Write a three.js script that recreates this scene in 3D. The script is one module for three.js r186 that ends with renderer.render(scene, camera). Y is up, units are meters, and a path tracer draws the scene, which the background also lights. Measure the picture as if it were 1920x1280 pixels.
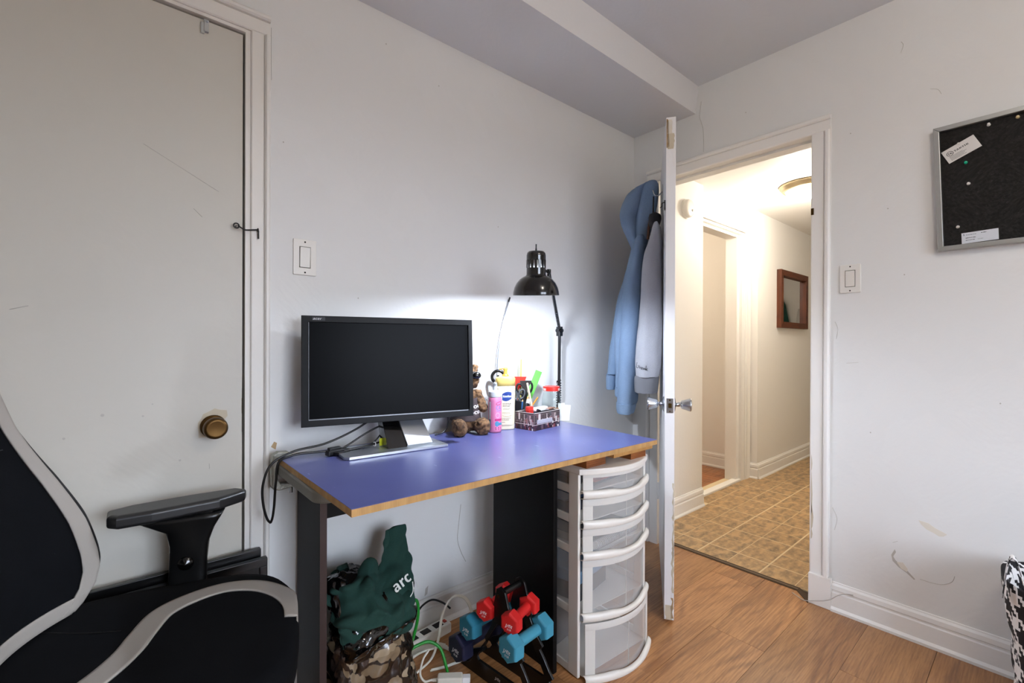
import * as THREE from 'three';
import { RoundedBoxGeometry } from 'three/addons/geometries/RoundedBoxGeometry.js';
import { mergeGeometries, mergeVertices, toCreasedNormals } from 'three/addons/utils/BufferGeometryUtils.js';
import { ImprovedNoise } from 'three/addons/math/ImprovedNoise.js';
import { MarchingCubes } from 'three/addons/objects/MarchingCubes.js';

// ------------------------------------------------------------------ camera, sky, light, exposure
const scene = new THREE.Scene();
{ // bright overcast daylight above a dull ground
  const w = 8, h = 64, d = new Float32Array(w * h * 4);
  for (let y = 0; y < h; y++) for (let x = 0; x < w; x++) { const e = (y + 0.5) / h * 2 - 1, o = (y * w + x) * 4, k = e > 0 ? 1 : 0, c = k ? [7.4 - 1.5 * e, 8.2 - 1.2 * e, 9.6 - 0.5 * e] : [0.8, 0.82, 0.85]; d[o] = c[0]; d[o + 1] = c[1]; d[o + 2] = c[2]; d[o + 3] = 1; }
  const t = new THREE.DataTexture(d, w, h, THREE.RGBAFormat, THREE.FloatType); t.mapping = THREE.EquirectangularReflectionMapping; t.magFilter = THREE.LinearFilter; t.needsUpdate = true; scene.background = t;
}
const renderer = new THREE.WebGLRenderer({ antialias: true });
renderer.toneMapping = THREE.LinearToneMapping;
renderer.toneMappingExposure = 1.6;
renderer.shadowMap.enabled = true;
const FOCAL = 861.27, YAW = 0.862, PITCH = -0.0021, ROLL = 0.0037;
const camera = new THREE.PerspectiveCamera(2 * Math.atan(640 / FOCAL) * 180 / Math.PI, 1.5, 0.05, 60);
camera.setViewOffset(1920, 1280, 0, -4.86, 1920, 1280);
camera.position.set(-2.2499, 1.0966, 1.5528);
{
  const F = new THREE.Vector3(Math.cos(YAW) * Math.cos(PITCH), Math.sin(PITCH), -Math.sin(YAW) * Math.cos(PITCH));
  const R0 = new THREE.Vector3(Math.sin(YAW), 0, Math.cos(YAW)), U0 = R0.clone().cross(F);
  const R = R0.clone().multiplyScalar(Math.cos(ROLL)).addScaledVector(U0, Math.sin(ROLL));
  const U = U0.clone().multiplyScalar(Math.cos(ROLL)).addScaledVector(R0, -Math.sin(ROLL));
  camera.quaternion.setFromRotationMatrix(new THREE.Matrix4().makeBasis(R, U, F.clone().negate()));
}
scene.add(camera);
const ROOM_LAMP = { color: 0xfff4e6, power: 0.9 };
const HALL_LAMP = { color: 0xfff5e8, power: 1.6 };
const DESK_LAMP = { color: 0xe2edff, power: 1.05 };

// ------------------------------------------------------------------ helpers
let seed = 1234567;
const rnd = (a = 1, b) => { seed = (seed * 1664525 + 1013904223) >>> 0; const r = seed / 4294967296; return b === undefined ? r * a : a + r * (b - a); };
const noise = new ImprovedNoise();
const fbm = (x, y, z, o = 4) => { let s = 0, a = 0.5; for (let i = 0; i < o; i++) { s += a * noise.noise(x, y, z); x *= 2.03; y *= 2.01; z *= 2.05; a *= 0.5; } return s; };
const used = {};
function numbered(n) { if (!(n in used)) { used[n] = 0; return n; } used[n]++; return n + '_' + String(used[n]).padStart(3, '0'); }
function flat(geos) {
  geos = (Array.isArray(geos) ? geos : [geos]).map(g => { let k = g.index ? g.toNonIndexed() : g; for (const a of Object.keys(k.attributes)) if (!['position', 'normal', 'uv'].includes(a)) k.deleteAttribute(a); if (!k.attributes.uv) k.setAttribute('uv', new THREE.Float32BufferAttribute(new Float32Array(k.attributes.position.count * 2), 2)); k.morphAttributes = {}; return k; });
  return geos.length > 1 ? mergeGeometries(geos) : geos[0];
}
function obj(name, geos, mat, parent = scene) {
  const m = new THREE.Mesh(flat(geos), mat);
  m.name = parent === scene ? numbered(name) : name; m.castShadow = m.receiveShadow = true; parent.add(m); return m;
}
function tag(o, label, category, group) { o.userData.label = label; o.userData.category = category; if (group) o.userData.group = group; return o; }
function thing(name, label, category, p = [0, 0, 0], ry = 0, group) { const g = new THREE.Group(); g.name = numbered(name); g.position.set(...p); g.rotation.y = ry; scene.add(g); return tag(g, label, category, group); }
function struct(name, geos, mat) { const m = obj(name, geos, mat); m.userData.kind = 'structure'; return m; }
function structGroup(name) { const g = new THREE.Group(); g.name = numbered(name); g.userData.kind = 'structure'; scene.add(g); return g; }
const P = (n, l) => { n.userData.label = l; return n; };
// uv in metres from the dominant axis
function wuv(g, s = 1) {
  g = g.index ? g.toNonIndexed() : g; const p = g.attributes.position, n = g.attributes.normal, uv = new Float32Array(p.count * 2);
  for (let i = 0; i < p.count; i++) { const ax = Math.abs(n.getX(i)), ay = Math.abs(n.getY(i)), az = Math.abs(n.getZ(i)); let a, b; if (ay >= ax && ay >= az) { a = p.getX(i); b = p.getZ(i); } else if (ax >= az) { a = p.getZ(i); b = p.getY(i); } else { a = p.getX(i); b = p.getY(i); } uv[2 * i] = a * s; uv[2 * i + 1] = b * s; }
  g.setAttribute('uv', new THREE.BufferAttribute(uv, 2)); return g;
}
const box = (x0, x1, y0, y1, z0, z1) => wuv(new THREE.BoxGeometry(x1 - x0, y1 - y0, z1 - z0).translate((x0 + x1) / 2, (y0 + y1) / 2, (z0 + z1) / 2));
const rbox = (x0, x1, y0, y1, z0, z1, r = 0.003, s = 2) => new RoundedBoxGeometry(x1 - x0, y1 - y0, z1 - z0, s, r).translate((x0 + x1) / 2, (y0 + y1) / 2, (z0 + z1) / 2);
const cyl = (r0, r1, y0, y1, x = 0, z = 0, n = 24) => new THREE.CylinderGeometry(r1, r0, y1 - y0, n).translate(x, (y0 + y1) / 2, z);
const lathe = (pts, n = 40) => new THREE.LatheGeometry(pts.map(p => new THREE.Vector2(p[0], p[1])), n);
const V = a => new THREE.Vector3(...a);
const tube = (pts, r, n = 0, rs = 8, closed = false) => new THREE.TubeGeometry(new THREE.CatmullRomCurve3(pts.map(V), closed, 'centripetal'), n || pts.length * 8, r, rs, closed);
function rod(a, b, r0, r1 = r0, n = 12) { const A = V(a), B = V(b), d = B.clone().sub(A), g = new THREE.CylinderGeometry(r1, r0, d.length(), n); g.applyQuaternion(new THREE.Quaternion().setFromUnitVectors(new THREE.Vector3(0, 1, 0), d.normalize())); return g.translate((A.x + B.x) / 2, (A.y + B.y) / 2, (A.z + B.z) / 2); }
const shape = pts => { const s = new THREE.Shape(); pts.forEach((p, i) => i ? s.lineTo(p[0], p[1]) : s.moveTo(p[0], p[1])); s.closePath(); return s; };
function ext(pts, d, bev = 0, holes = []) { const s = pts instanceof THREE.Shape ? pts : shape(pts); holes.forEach(h => { const q = new THREE.Path(); h.forEach((p, i) => i ? q.lineTo(p[0], p[1]) : q.moveTo(p[0], p[1])); q.closePath(); s.holes.push(q); }); return new THREE.ExtrudeGeometry(s, { depth: d, bevelEnabled: bev > 0, bevelThickness: bev, bevelSize: bev, bevelOffset: -bev, bevelSegments: 2, curveSegments: 12 }); }
// profile (t outwards, y up) swept from a to b ; normal n gives "outwards"
function sweep(prof, a, b, n, up = [0, 1, 0]) { let A = V(a), B = V(b); const N = V(n), Up = V(up); if (N.clone().cross(Up).dot(B.clone().sub(A)) < 0) [A, B] = [B, A]; const g = ext(prof, A.distanceTo(B)); g.applyMatrix4(new THREE.Matrix4().makeBasis(N, Up, B.clone().sub(A).normalize()).setPosition(A.x, A.y, A.z)); return wuv(g); }
// loft through rings {c, a, b, e}: centre, two half-axis vectors, superellipse exponent
function loft(rings, seg = 32, capA = true, capB = true) {
  const pos = [], uv = [], idx = []; let len = 0, pc = null;
  rings.forEach((r, k) => {
    const c = V(r.c), a = V(r.a), b = V(r.b), e = 2 / (r.e || 2); if (pc) len += c.distanceTo(pc); pc = c; const per = Math.PI * (a.length() + b.length());
    for (let i = 0; i <= seg; i++) { const t = i / seg * Math.PI * 2, cs = Math.cos(t), sn = Math.sin(t), f = r.f ? r.f(t) : 1; const p = c.clone().addScaledVector(a, f * Math.sign(cs) * Math.pow(Math.abs(cs), e)).addScaledVector(b, f * Math.sign(sn) * Math.pow(Math.abs(sn), e)); pos.push(p.x, p.y, p.z); uv.push(i / seg * per, len); }
  });
  const W = seg + 1; for (let k = 0; k < rings.length - 1; k++) for (let i = 0; i < seg; i++) { const q = k * W + i; idx.push(q, q + 1, q + W, q + 1, q + W + 1, q + W); }
  const cap = (k, flip) => { const c = V(rings[k].c), o = pos.length / 3; pos.push(c.x, c.y, c.z); uv.push(0, 0); for (let i = 0; i < seg; i++) { const q = k * W + i; flip ? idx.push(o, q + 1, q) : idx.push(o, q, q + 1); } };
  if (capA) cap(0, true); if (capB) cap(rings.length - 1, false);
  const g = new THREE.BufferGeometry(); g.setAttribute('position', new THREE.Float32BufferAttribute(pos, 3)); g.setAttribute('uv', new THREE.Float32BufferAttribute(uv, 2)); g.setIndex(idx); g.computeVertexNormals(); smoothSeam(g); return g;
}
// smooth in-between rings, for cloth and foil
function refine(rings, k = 5) { const out = [], n = rings.length, cr = (a, b, c, d, t) => { const m = (c - a) / 2, q = (d - b) / 2, t2 = t * t, t3 = t2 * t; return (2 * t3 - 3 * t2 + 1) * b + (t3 - 2 * t2 + t) * m + (3 * t2 - 2 * t3) * c + (t3 - t2) * q; }; const at = i => rings[Math.min(n - 1, Math.max(0, i))]; for (let i = 0; i < n - 1; i++) for (let j = 0; j < k; j++) { const t = j / k, A = at(i - 1), B = at(i), C = at(i + 1), D = at(i + 2), f = p => B[p].map((_, q) => cr(A[p][q], B[p][q], C[p][q], D[p][q], t)); out.push({ c: f('c'), a: f('a'), b: f('b'), e: B.e }); } out.push(rings[n - 1]); return out; }
function smoothSeam(g) { // average normals of coincident vertices
  const p = g.attributes.position, n = g.attributes.normal, m = new Map();
  for (let i = 0; i < p.count; i++) { const k = Math.round(p.getX(i) * 1e5) + '_' + Math.round(p.getY(i) * 1e5) + '_' + Math.round(p.getZ(i) * 1e5); let a = m.get(k); if (!a) m.set(k, a = [0, 0, 0, []]); a[0] += n.getX(i); a[1] += n.getY(i); a[2] += n.getZ(i); a[3].push(i); }
  for (const a of m.values()) if (a[3].length > 1) { const l = Math.hypot(a[0], a[1], a[2]) || 1; for (const i of a[3]) n.setXYZ(i, a[0] / l, a[1] / l, a[2] / l); }
}
function crumple(g, amp, fq, off = 0, oct = 3, ridged = false) {
  const p = g.attributes.position, n = g.attributes.normal;
  for (let i = 0; i < p.count; i++) { const x = p.getX(i), y = p.getY(i), z = p.getZ(i); let d = fbm(x * fq[0] + off, y * fq[1], z * fq[2] - off, oct); if (ridged) d = 0.5 - 2 * Math.abs(d); d *= amp; p.setXYZ(i, x + n.getX(i) * d, y + n.getY(i) * d, z + n.getZ(i) * d); }
  g.computeVertexNormals(); smoothSeam(g); return g;
}
// sheet: grid surface f(u,v)->[x,y,z], given thickness
function sheet(f, nu, nv, th, us = 1, vs = 1) {
  const P0 = []; for (let j = 0; j <= nv; j++) for (let i = 0; i <= nu; i++) P0.push(V(f(i / nu, j / nv)));
  const W = nu + 1, nor = P0.map((p, k) => { const i = k % W, j = (k / W) | 0; const a = P0[j * W + Math.min(nu, i + 1)].clone().sub(P0[j * W + Math.max(0, i - 1)]), b = P0[Math.min(nv, j + 1) * W + i].clone().sub(P0[Math.max(0, j - 1) * W + i]); return a.cross(b).normalize(); });
  const pos = [], uv = [], idx = [], N = P0.length;
  for (const s of [1, -1]) P0.forEach((p, k) => { pos.push(p.x + nor[k].x * s * th / 2, p.y + nor[k].y * s * th / 2, p.z + nor[k].z * s * th / 2); uv.push((k % W) / nu * us, ((k / W) | 0) / nv * vs); });
  for (let j = 0; j < nv; j++) for (let i = 0; i < nu; i++) { const q = j * W + i; idx.push(q, q + 1, q + W, q + 1, q + W + 1, q + W); idx.push(N + q, N + q + W, N + q + 1, N + q + 1, N + q + W, N + q + W + 1); }
  const e = (a, b) => idx.push(a, a + N, b, b, a + N, b + N);
  for (let i = 0; i < nu; i++) { e(i, i + 1); e(nv * W + i + 1, nv * W + i); } for (let j = 0; j < nv; j++) { e((j + 1) * W, j * W); e(j * W + nu, (j + 1) * W + nu); }
  const g = new THREE.BufferGeometry(); g.setAttribute('position', new THREE.Float32BufferAttribute(pos, 3)); g.setAttribute('uv', new THREE.Float32BufferAttribute(uv, 2)); g.setIndex(idx); g.computeVertexNormals(); return g;
}
function dataTex(w, h, f, srgb = true) { const d = new Uint8Array(w * h * 4); for (let y = 0; y < h; y++) for (let x = 0; x < w; x++) { const c = f(x / w, y / h), o = (y * w + x) * 4; d[o] = Math.max(0, Math.min(255, c[0])); d[o + 1] = Math.max(0, Math.min(255, c[1])); d[o + 2] = Math.max(0, Math.min(255, c[2])); d[o + 3] = 255; } const t = new THREE.DataTexture(d, w, h); t.wrapS = t.wrapT = THREE.RepeatWrapping; t.magFilter = THREE.LinearFilter; if (srgb) t.colorSpace = THREE.SRGBColorSpace; t.needsUpdate = true; return t; }
function canvasTex(w, h, draw) { const c = document.createElement('canvas'); c.width = w; c.height = h; draw(c.getContext('2d'), w, h); const t = new THREE.CanvasTexture(c); t.colorSpace = THREE.SRGBColorSpace; return t; }
const rep = (t, x, y = x) => { const c = t.clone(); c.repeat.set(x, y); c.wrapS = c.wrapT = THREE.RepeatWrapping; c.needsUpdate = true; return c; };
const std = (color, roughness = 0.6, o = {}) => new THREE.MeshStandardMaterial({ color, roughness, ...o });
const phys = (color, roughness, o = {}) => new THREE.MeshPhysicalMaterial({ color, roughness, ...o });
// periodic noise for repeating textures
const tn = (u, v, f, s = 0, o = 4) => { const a = u * Math.PI * 2, b = v * Math.PI * 2, r = f / (Math.PI * 2); return fbm(Math.cos(a) * r + s, Math.sin(a) * r + Math.cos(b) * r + s * 1.7, Math.sin(b) * r - s, o); };
const mixc = (a, b, t) => a.map((x, i) => x + (b[i] - x) * t);
const clamp = (x, a = 0, b = 1) => Math.min(b, Math.max(a, x));

// ------------------------------------------------------------------ materials
const wallBump = dataTex(256, 256, (u, v) => { const n = 128 + 150 * tn(u, v, 26, 3, 3); return [n, n, n]; }, false);
const wallMap = dataTex(256, 256, (u, v) => { const n = 4 * tn(u, v, 3, 8, 4), s = 0; return [231 + n + s, 231 + n + s, 229 + n + s]; });
const M = {
  wall: std(0xffffff, 0.62, { map: rep(wallMap, 0.55), bumpMap: rep(wallBump, 2.2), bumpScale: 0.0006 }),
  ceil: std(0xdadde2, 0.8, { bumpMap: rep(wallBump, 2.2), bumpScale: 0.0006 }),
  beam: std(0xe2e2e3, 0.75, { bumpMap: rep(wallBump, 2.2), bumpScale: 0.0006 }),
  trim: std(0xe9e6e0, 0.42, { bumpMap: rep(wallBump, 1.6), bumpScale: 0.0006 }),
  trimB: std(0xf0eeea, 0.38, { bumpMap: rep(wallBump, 1.6), bumpScale: 0.0005 }),
  doorA: std(0xe3dfd6, 0.45, { map: rep(wallMap, 0.5), bumpMap: rep(wallBump, 1.6), bumpScale: 0.0005 }),
  doorB: std(0xe9e8e8, 0.4, { bumpMap: rep(wallBump, 1.5), bumpScale: 0.0005 }),
  hallWall: std(0xeeebe5, 0.6, { bumpMap: rep(wallBump, 2.2), bumpScale: 0.0005 }),
  black: std(0x0b0b0c, 0.45), blackSatin: std(0x0a0a0b, 0.3), blackGloss: phys(0x070707, 0.18, { clearcoat: 0.6, clearcoatRoughness: 0.1 }),
  dark: std(0x15130f, 0.7), darkWood: std(0x2a211b, 0.5),
  steel: std(0xb9bcc0, 0.25, { metalness: 1 }), alu: std(0xc9cdd2, 0.33, { metalness: 0.9 }), brass: std(0x563f22, 0.38, { metalness: 0.95 }), oldBrass: std(0x54401f, 0.4, { metalness: 0.9 }),
  ivory: std(0xe9e6df, 0.35), white: std(0xefefef, 0.4), paper: std(0xf1efea, 0.8),
  plasticWhite: phys(0xe9e5dd, 0.35, { clearcoat: 0.15 }),
  frost: phys(0xffffff, 0.2, { transmission: 0.85, thickness: 0, ior: 1.3 }), frostRim: phys(0xf6f4ef, 0.5, { transmission: 0.35, thickness: 0, ior: 1.3 }),
  chip: std(0xc9bda6, 0.8), chipEdge: std(0xf3f1ee, 0.6), crack: std(0xbdb9b2, 0.9), dirt: std(0x4a3c2c, 0.9), woodRaw: std(0xa98d68, 0.8),
};

// ------------------------------------------------------------------ room structure
const WT = 0.10, HC = 2.4117, XL = -3.7, ZB = 3.3, HS = 2.2765;
const BD = 0.003; // thin relief
// left wall (behind the desk) with the opening of the closed door
const wallLeft = struct('wall_left', [box(XL - 0.1, -2.755, 0, 2.45, -0.12, 0), box(-1.946, WT, 0, 2.45, -0.12, 0), box(-2.755, -1.946, 2.03, 2.45, -0.12, 0), box(-2.9, -1.8, 0, 2.2, -0.17, -0.12)], M.wall);
// right wall with the doorway
const ZO0 = 0.165, ZO1 = 0.8943, HO = 1.9865;
const wallRight = struct('wall_right', [box(0, WT, 0, 2.45, 0, ZO0 - 0.02), box(0, WT, 0, 2.45, ZO1 + 0.02, ZB), box(0, WT, HO + 0.02, 2.45, ZO0 - 0.02, ZO1 + 0.02)], M.wall);
const WX0 = -2.2, WX1 = -0.8, WY0 = 0.6, WY1 = 2.0;
struct('wall_back', [box(XL - 0.1, WX0, 0, 2.45, ZB, ZB + 0.15), box(WX1, WT, 0, 2.45, ZB, ZB + 0.15), box(WX0, WX1, 0, WY0, ZB, ZB + 0.15), box(WX0, WX1, WY1, 2.45, ZB, ZB + 0.15)], M.wall);
struct('wall_far', box(XL - 0.1, XL, 0, 2.45, 0, ZB), M.wall);
struct('ceiling', box(XL - 0.1, WT, HC, HC + 0.1, -0.12, ZB + 0.15), M.ceil);
{ // boxed-in beam along the left wall, its face slightly out of plumb
  const g = ext([[0, HS], [0.37, HS], [0.386, HC + 0.01], [0, HC + 0.01]], -XL); // profile (z,y)
  g.applyMatrix4(new THREE.Matrix4().makeBasis(new THREE.Vector3(0, 0, 1), new THREE.Vector3(0, 1, 0), new THREE.Vector3(-1, 0, 0)));
  struct('trim_1', wuv(g), M.beam);
}
{ // window behind the camera
  const w = structGroup('window_1');
  obj('window_frame', [box(WX0, WX0 + 0.05, WY0, WY1, ZB + 0.03, ZB + 0.11), box(WX1 - 0.05, WX1, WY0, WY1, ZB + 0.03, ZB + 0.11), box(WX0 + 0.05, WX1 - 0.05, WY0, WY0 + 0.05, ZB + 0.03, ZB + 0.11), box(WX0 + 0.05, WX1 - 0.05, WY1 - 0.05, WY1, ZB + 0.03, ZB + 0.11), box((WX0 + WX1) / 2 - 0.02, (WX0 + WX1) / 2 + 0.02, WY0 + 0.05, WY1 - 0.05, ZB + 0.04, ZB + 0.1)], M.trim, w);
  obj('window_sill', box(WX0 - 0.04, WX1 + 0.04, WY0 - 0.03, WY0, ZB - 0.05, ZB + 0.03), M.trim, w);
  const glass = phys(0xffffff, 0.02, { transmission: 1, thickness: 0 });
  obj('pane', box(WX0 + 0.05, (WX0 + WX1) / 2 - 0.02, WY0 + 0.05, WY1 - 0.05, ZB + 0.068, ZB + 0.072), glass, w); obj('pane', box((WX0 + WX1) / 2 + 0.02, WX1 - 0.05, WY0 + 0.05, WY1 - 0.05, ZB + 0.068, ZB + 0.072), glass, w);
}
// laminate floor, board by board
const woodTex = [0, 1, 2, 3].map(k => dataTex(768, 192, (u, v) => {
  const s = k * 17.3 + 2, wv = tn(u, v, 1.6, s, 3), q = v * 2.2 + wv * 1.5, ring = 0.5 + 0.5 * Math.sin(q * 16 + 1.2 * fbm(u * 4, v * 8, s, 2));
  const fine = fbm(u * 6 + s, v * 90, s, 3), fine2 = fbm(u * 22 + s, v * 190, s + 4, 2), big = tn(u, v, 1.8, s + 5, 3), kn = Math.pow(clamp(1 - Math.hypot((u - 0.3 - 0.1 * k) * 5, (v - 0.4) * 3)), 2);
  let c = mixc([192, 142, 92], [150, 102, 60], clamp(0.36 + 1.5 * fine + 0.2 * (ring - 0.5) + 0.9 * big));
  c = mixc(c, [112, 76, 50], clamp(0.75 * fine2 + 0.4 * Math.pow(ring, 5) * clamp(0.5 + 2 * big) + 0.35 * kn * ring));
  return c;
}));
const woodMats = []; for (let k = 0; k < 8; k++) woodMats.push(phys(new THREE.Color().setRGB(0.76 + 0.07 * ((k * 3) % 4), 0.72 + 0.065 * ((k * 3) % 4), 0.68 + 0.06 * ((k * 3) % 4) + 0.02 * (k % 3)), 0.36, { map: woodTex[k % 4], clearcoat: 0.2, clearcoatRoughness: 0.2 }));
const floor = structGroup('floor');
obj('subfloor', box(XL - 0.1, 0.075, -0.12, -0.004, -0.1, ZB + 0.1), M.dirt, floor);
{
  let row = 0;
  for (let z = -0.1; z < ZB - 0.01; z += 0.2, row++) {
    let x = XL - [0.1, 0.62, 0.35, 0.85, 0.2, 0.5][row % 6], j = 0;
    while (x < 0.04) {
      const L = [0.92, 0.74, 1.08, 0.66][(row * 2 + j) % 4], a = Math.max(x, XL - 0.05), b = Math.min(x + L, 0.047), z0 = Math.max(z, -0.02), z1 = Math.min(z + 0.2, ZB + 0.02); x += L; j++;
      if (b - a < 0.03) continue;
      const g = new THREE.BoxGeometry(b - a - 0.0012, 0.01, z1 - z0 - 0.0012); const uv = g.attributes.uv, pp = g.attributes.position, o = rnd(1), o2 = rnd(1), fl = rnd(1) > 0.5 ? -1 : 1;
      for (let i = 0; i < uv.count; i++) uv.setXY(i, o + fl * pp.getX(i) / 1.1, o2 + pp.getZ(i) / 0.42);
      obj('plank', g.translate((a + b) / 2, -0.005, (z0 + z1) / 2), woodMats[Math.floor(rnd(8))], floor);
    }
  }
}
// baseboards, casings
const BASE = [[0, 0], [0.024, 0], [0.024, 0.01], [0.016, 0.019], [0.014, 0.074], [0.009, 0.078], [0.009, 0.084], [0.013, 0.088], [0.011, 0.104], [0.005, 0.111], [0.004, 0.116], [0, 0.117]];
const bb = (name, list, m = M.trim) => struct(name, list.map(([a, b, n]) => sweep(BASE, a, b, n)), m);
bb('baseboard_left', [[[XL, 0, 0], [-2.82, 0, 0], [0, 0, 1]], [[-1.9, 0, 0], [-0.0, 0, 0], [0, 0, 1]]]);
bb('baseboard_right', [[[0, 0, 0.0], [0, 0, 0.095], [-1, 0, 0]], [[0, 0, 0.975], [0, 0, ZB], [-1, 0, 0]]], M.trimB);
bb('baseboard_back', [[[XL, 0, ZB], [0, 0, ZB], [0, 0, -1]], [[XL, 0, 0], [XL, 0, ZB], [1, 0, 0]]]);
const CAS = [[0, 0], [0.009, 0], [0.012, 0.004], [0.012, 0.045], [0.009, 0.0465], [0.009, 0.0485], [0.017, 0.05], [0.022, 0.055], [0.022, 0.064], [0.018, 0.07], [0, 0.07]]; // thickness, width
{
  const c = structGroup('trim_2');  // casing of the doorway
  obj('casing', sweep(CAS, [0, 0.129, ZO1], [0, HO, ZO1], [-1, 0, 0], [0, 0, 1]), M.trimB, c);
  obj('casing', sweep(CAS, [0, 0, ZO0], [0, HO, ZO0], [-1, 0, 0], [0, 0, -1]), M.trimB, c);
  obj('casing', sweep(CAS.map(p => [p[0], p[1] * 0.065 / 0.07]), [0, HO, ZO0 - 0.07], [0, HO, ZO1 + 0.07], [-1, 0, 0]), M.trimB, c);
  obj('plinth_block', rbox(-0.022, 0, 0, 0.129, ZO1 - 0.001, ZO1 + 0.081, 0.003), M.trimB, c);
  obj('jamb', [box(0, WT, 0, HO, ZO1, ZO1 + 0.02), box(0.045, 0.058, 0, HO, ZO1 - 0.01, ZO1)], M.trimB, c);
  obj('jamb', [box(0, WT, 0, HO, ZO0 - 0.02, ZO0), box(0.045, 0.058, 0, HO, ZO0, ZO0 + 0.01)], M.trimB, c);
  obj('head_jamb', [box(0, WT, HO, HO + 0.02, ZO0 - 0.02, ZO1 + 0.02), box(0.04, WT, HO - 0.012, HO, ZO0, ZO1)], M.trim, c);
  obj('casing', [box(WT, WT + 0.015, 0, HO + 0.065, ZO1, ZO1 + 0.07), box(WT, WT + 0.015, HO, HO + 0.065, ZO0 - 0.07, ZO1)], M.hallWall, c);
  obj('strike_plate', box(-0.0185, -0.0115, 1.645, 1.672, ZO1 + 0.002, ZO1 + 0.011), M.oldBrass, c);
  // worn paint on the jamb edge and casing foot
  for (const [y, h, w] of [[0.31, 0.12, 0.009], [0.37, 0.2, 0.005], [0.56, 0.07, 0.004], [0.27, 0.05, 0.006]]) obj('paint_chip', ext([[0, 0], [w * 0.6, h * 0.1], [w, h * 0.45], [w * 0.5, h * 0.8], [w * 0.3, h], [0, h * 0.7]], 0.0006).rotateY(-Math.PI / 2).translate(-0.0117, y, ZO1 + 0.006), M.chip, c);
}
{
  const c = structGroup('trim_3'); // casing of the closed door
  const C2 = CAS.map(p => [p[0], p[1] * 0.051 / 0.07]);
  obj('casing', sweep(C2, [-1.951, 0, 0], [-1.951, 2.022, 0], [0, 0, 1], [1, 0, 0]), M.trim, c);
  obj('casing', sweep(C2, [-2.75, 0, 0], [-2.75, 2.022, 0], [0, 0, 1], [-1, 0, 0]), M.trim, c);
  obj('casing', sweep(CAS.map(p => [p[0], p[1] * 0.06 / 0.07]), [-2.8, 2.0225, 0], [-1.9, 2.0225, 0], [0, 0, 1]), M.trim, c);
  obj('jamb', [box(-1.9645, -1.946, 0, 2.03, -0.12, 0.004), box(-2.755, -2.738, 0, 2.03, -0.12, 0.004), box(-2.738, -1.9645, 2.0135, 2.03, -0.12, 0.004)], M.trim, c);
}
// closed door on the left
const doorA = structGroup('door_1');
obj('door_panel', box(-2.734, -1.97, 0.012, 2.007, -0.045, -0.005), M.doorA, doorA);
{
  const kp = [[0, 0], [0.031, 0], [0.032, 0.004], [0.028, 0.009], [0.013, 0.012], [0.012, 0.028], [0.02, 0.032], [0.029, 0.036], [0.0305, 0.045], [0.0285, 0.058], [0.024, 0.062], [0.02, 0.0605], [0, 0.060]];
  const k = obj('door_knob', lathe(kp, 40).rotateX(Math.PI / 2).translate(-2.043, 0.856, -0.005), M.brass, doorA); P(k, 'round tarnished brass knob');
  obj('paint_chip', ext([[-0.034, -0.03], [-0.036, 0.012], [-0.028, 0.024], [-0.024, 0.036], [-0.01, 0.042], [0.004, 0.05], [0.016, 0.045], [0.034, 0.042], [0.036, 0.026], [0.03, 0.018], [0.036, -0.012], [0.02, -0.03]], 0.0006).translate(-2.043, 0.856, -0.005), M.chip, doorA);
  obj('edge_wear', [box(-1.9705, -1.9695, 0.83, 0.96, -0.0052, -0.0042), box(-1.9712, -1.9695, 0.885, 0.93, -0.0052, -0.004)], M.dirt, doorA);
  for (const [x, y, s] of [[-2.28, 0.91, 0.004], [-2.2, 0.9, 0.0025], [-2.12, 0.77, 0.003], [-2.35, 0.86, 0.003], [-2.18, 0.93, 0.002]]) obj('paint_chip', new THREE.CylinderGeometry(s, s, 0.0006, 7).rotateX(Math.PI / 2).translate(x, y, -0.0047), M.crack, doorA);
  obj('scratch', [rod([-2.2, 1.62, -0.0048], [-2.03, 1.53, -0.0048], 0.0006), rod([-2.09, 1.47, -0.0048], [-2.07, 1.45, -0.0048], 0.0009), rod([-2.052, 0.75, -0.0048], [-2.051, 0.735, -0.0048], 0.0006), rod([-2.44, 1.17, -0.0048], [-2.41, 1.18, -0.0048], 0.001)], M.crack, doorA);
}
{ const t = thing('hook_latch', 'black iron hook-and-eye latch across the gap of the closed white door', 'latch');
  obj('hook', tube([[-1.985, 1.437, 0.012], [-1.978, 1.432, 0.014], [-1.968, 1.427, 0.015], [-1.955, 1.428, 0.016], [-1.943, 1.43, 0.018], [-1.934, 1.43, 0.02], [-1.933, 1.42, 0.019], [-1.932, 1.405, 0.017]], 0.0022, 60), M.black, t);
  obj('screw_eye', [new THREE.TorusGeometry(0.007, 0.002, 8, 20).translate(-1.988, 1.437, 0.008), rod([-1.988, 1.437, -0.005], [-1.988, 1.437, 0.004], 0.002)], M.black, t);
  obj('screw_eye', [new THREE.TorusGeometry(0.005, 0.0018, 8, 20).rotateY(Math.PI / 2).translate(-1.934, 1.43, 0.018), rod([-1.934, 1.43, 0.008], [-1.934, 1.43, 0.015], 0.002)], M.black, t);
}
{ const t = thing('door_clip', 'small grey plastic clip at the top edge of the closed door', 'clip');
  obj('clip_body', [rbox(-2.068, -2.056, 1.972, 2.006, -0.006, 0.006, 0.002), rbox(-2.075, -2.066, 1.966, 1.998, -0.005, 0.002, 0.002)], std(0xb8bab8, 0.4), t); obj('screw', cyl(0.003, 0.003, 0, 0.002, 0, 0, 10).rotateX(Math.PI / 2).translate(-2.061, 1.999, 0.006), M.steel, t); }

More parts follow.
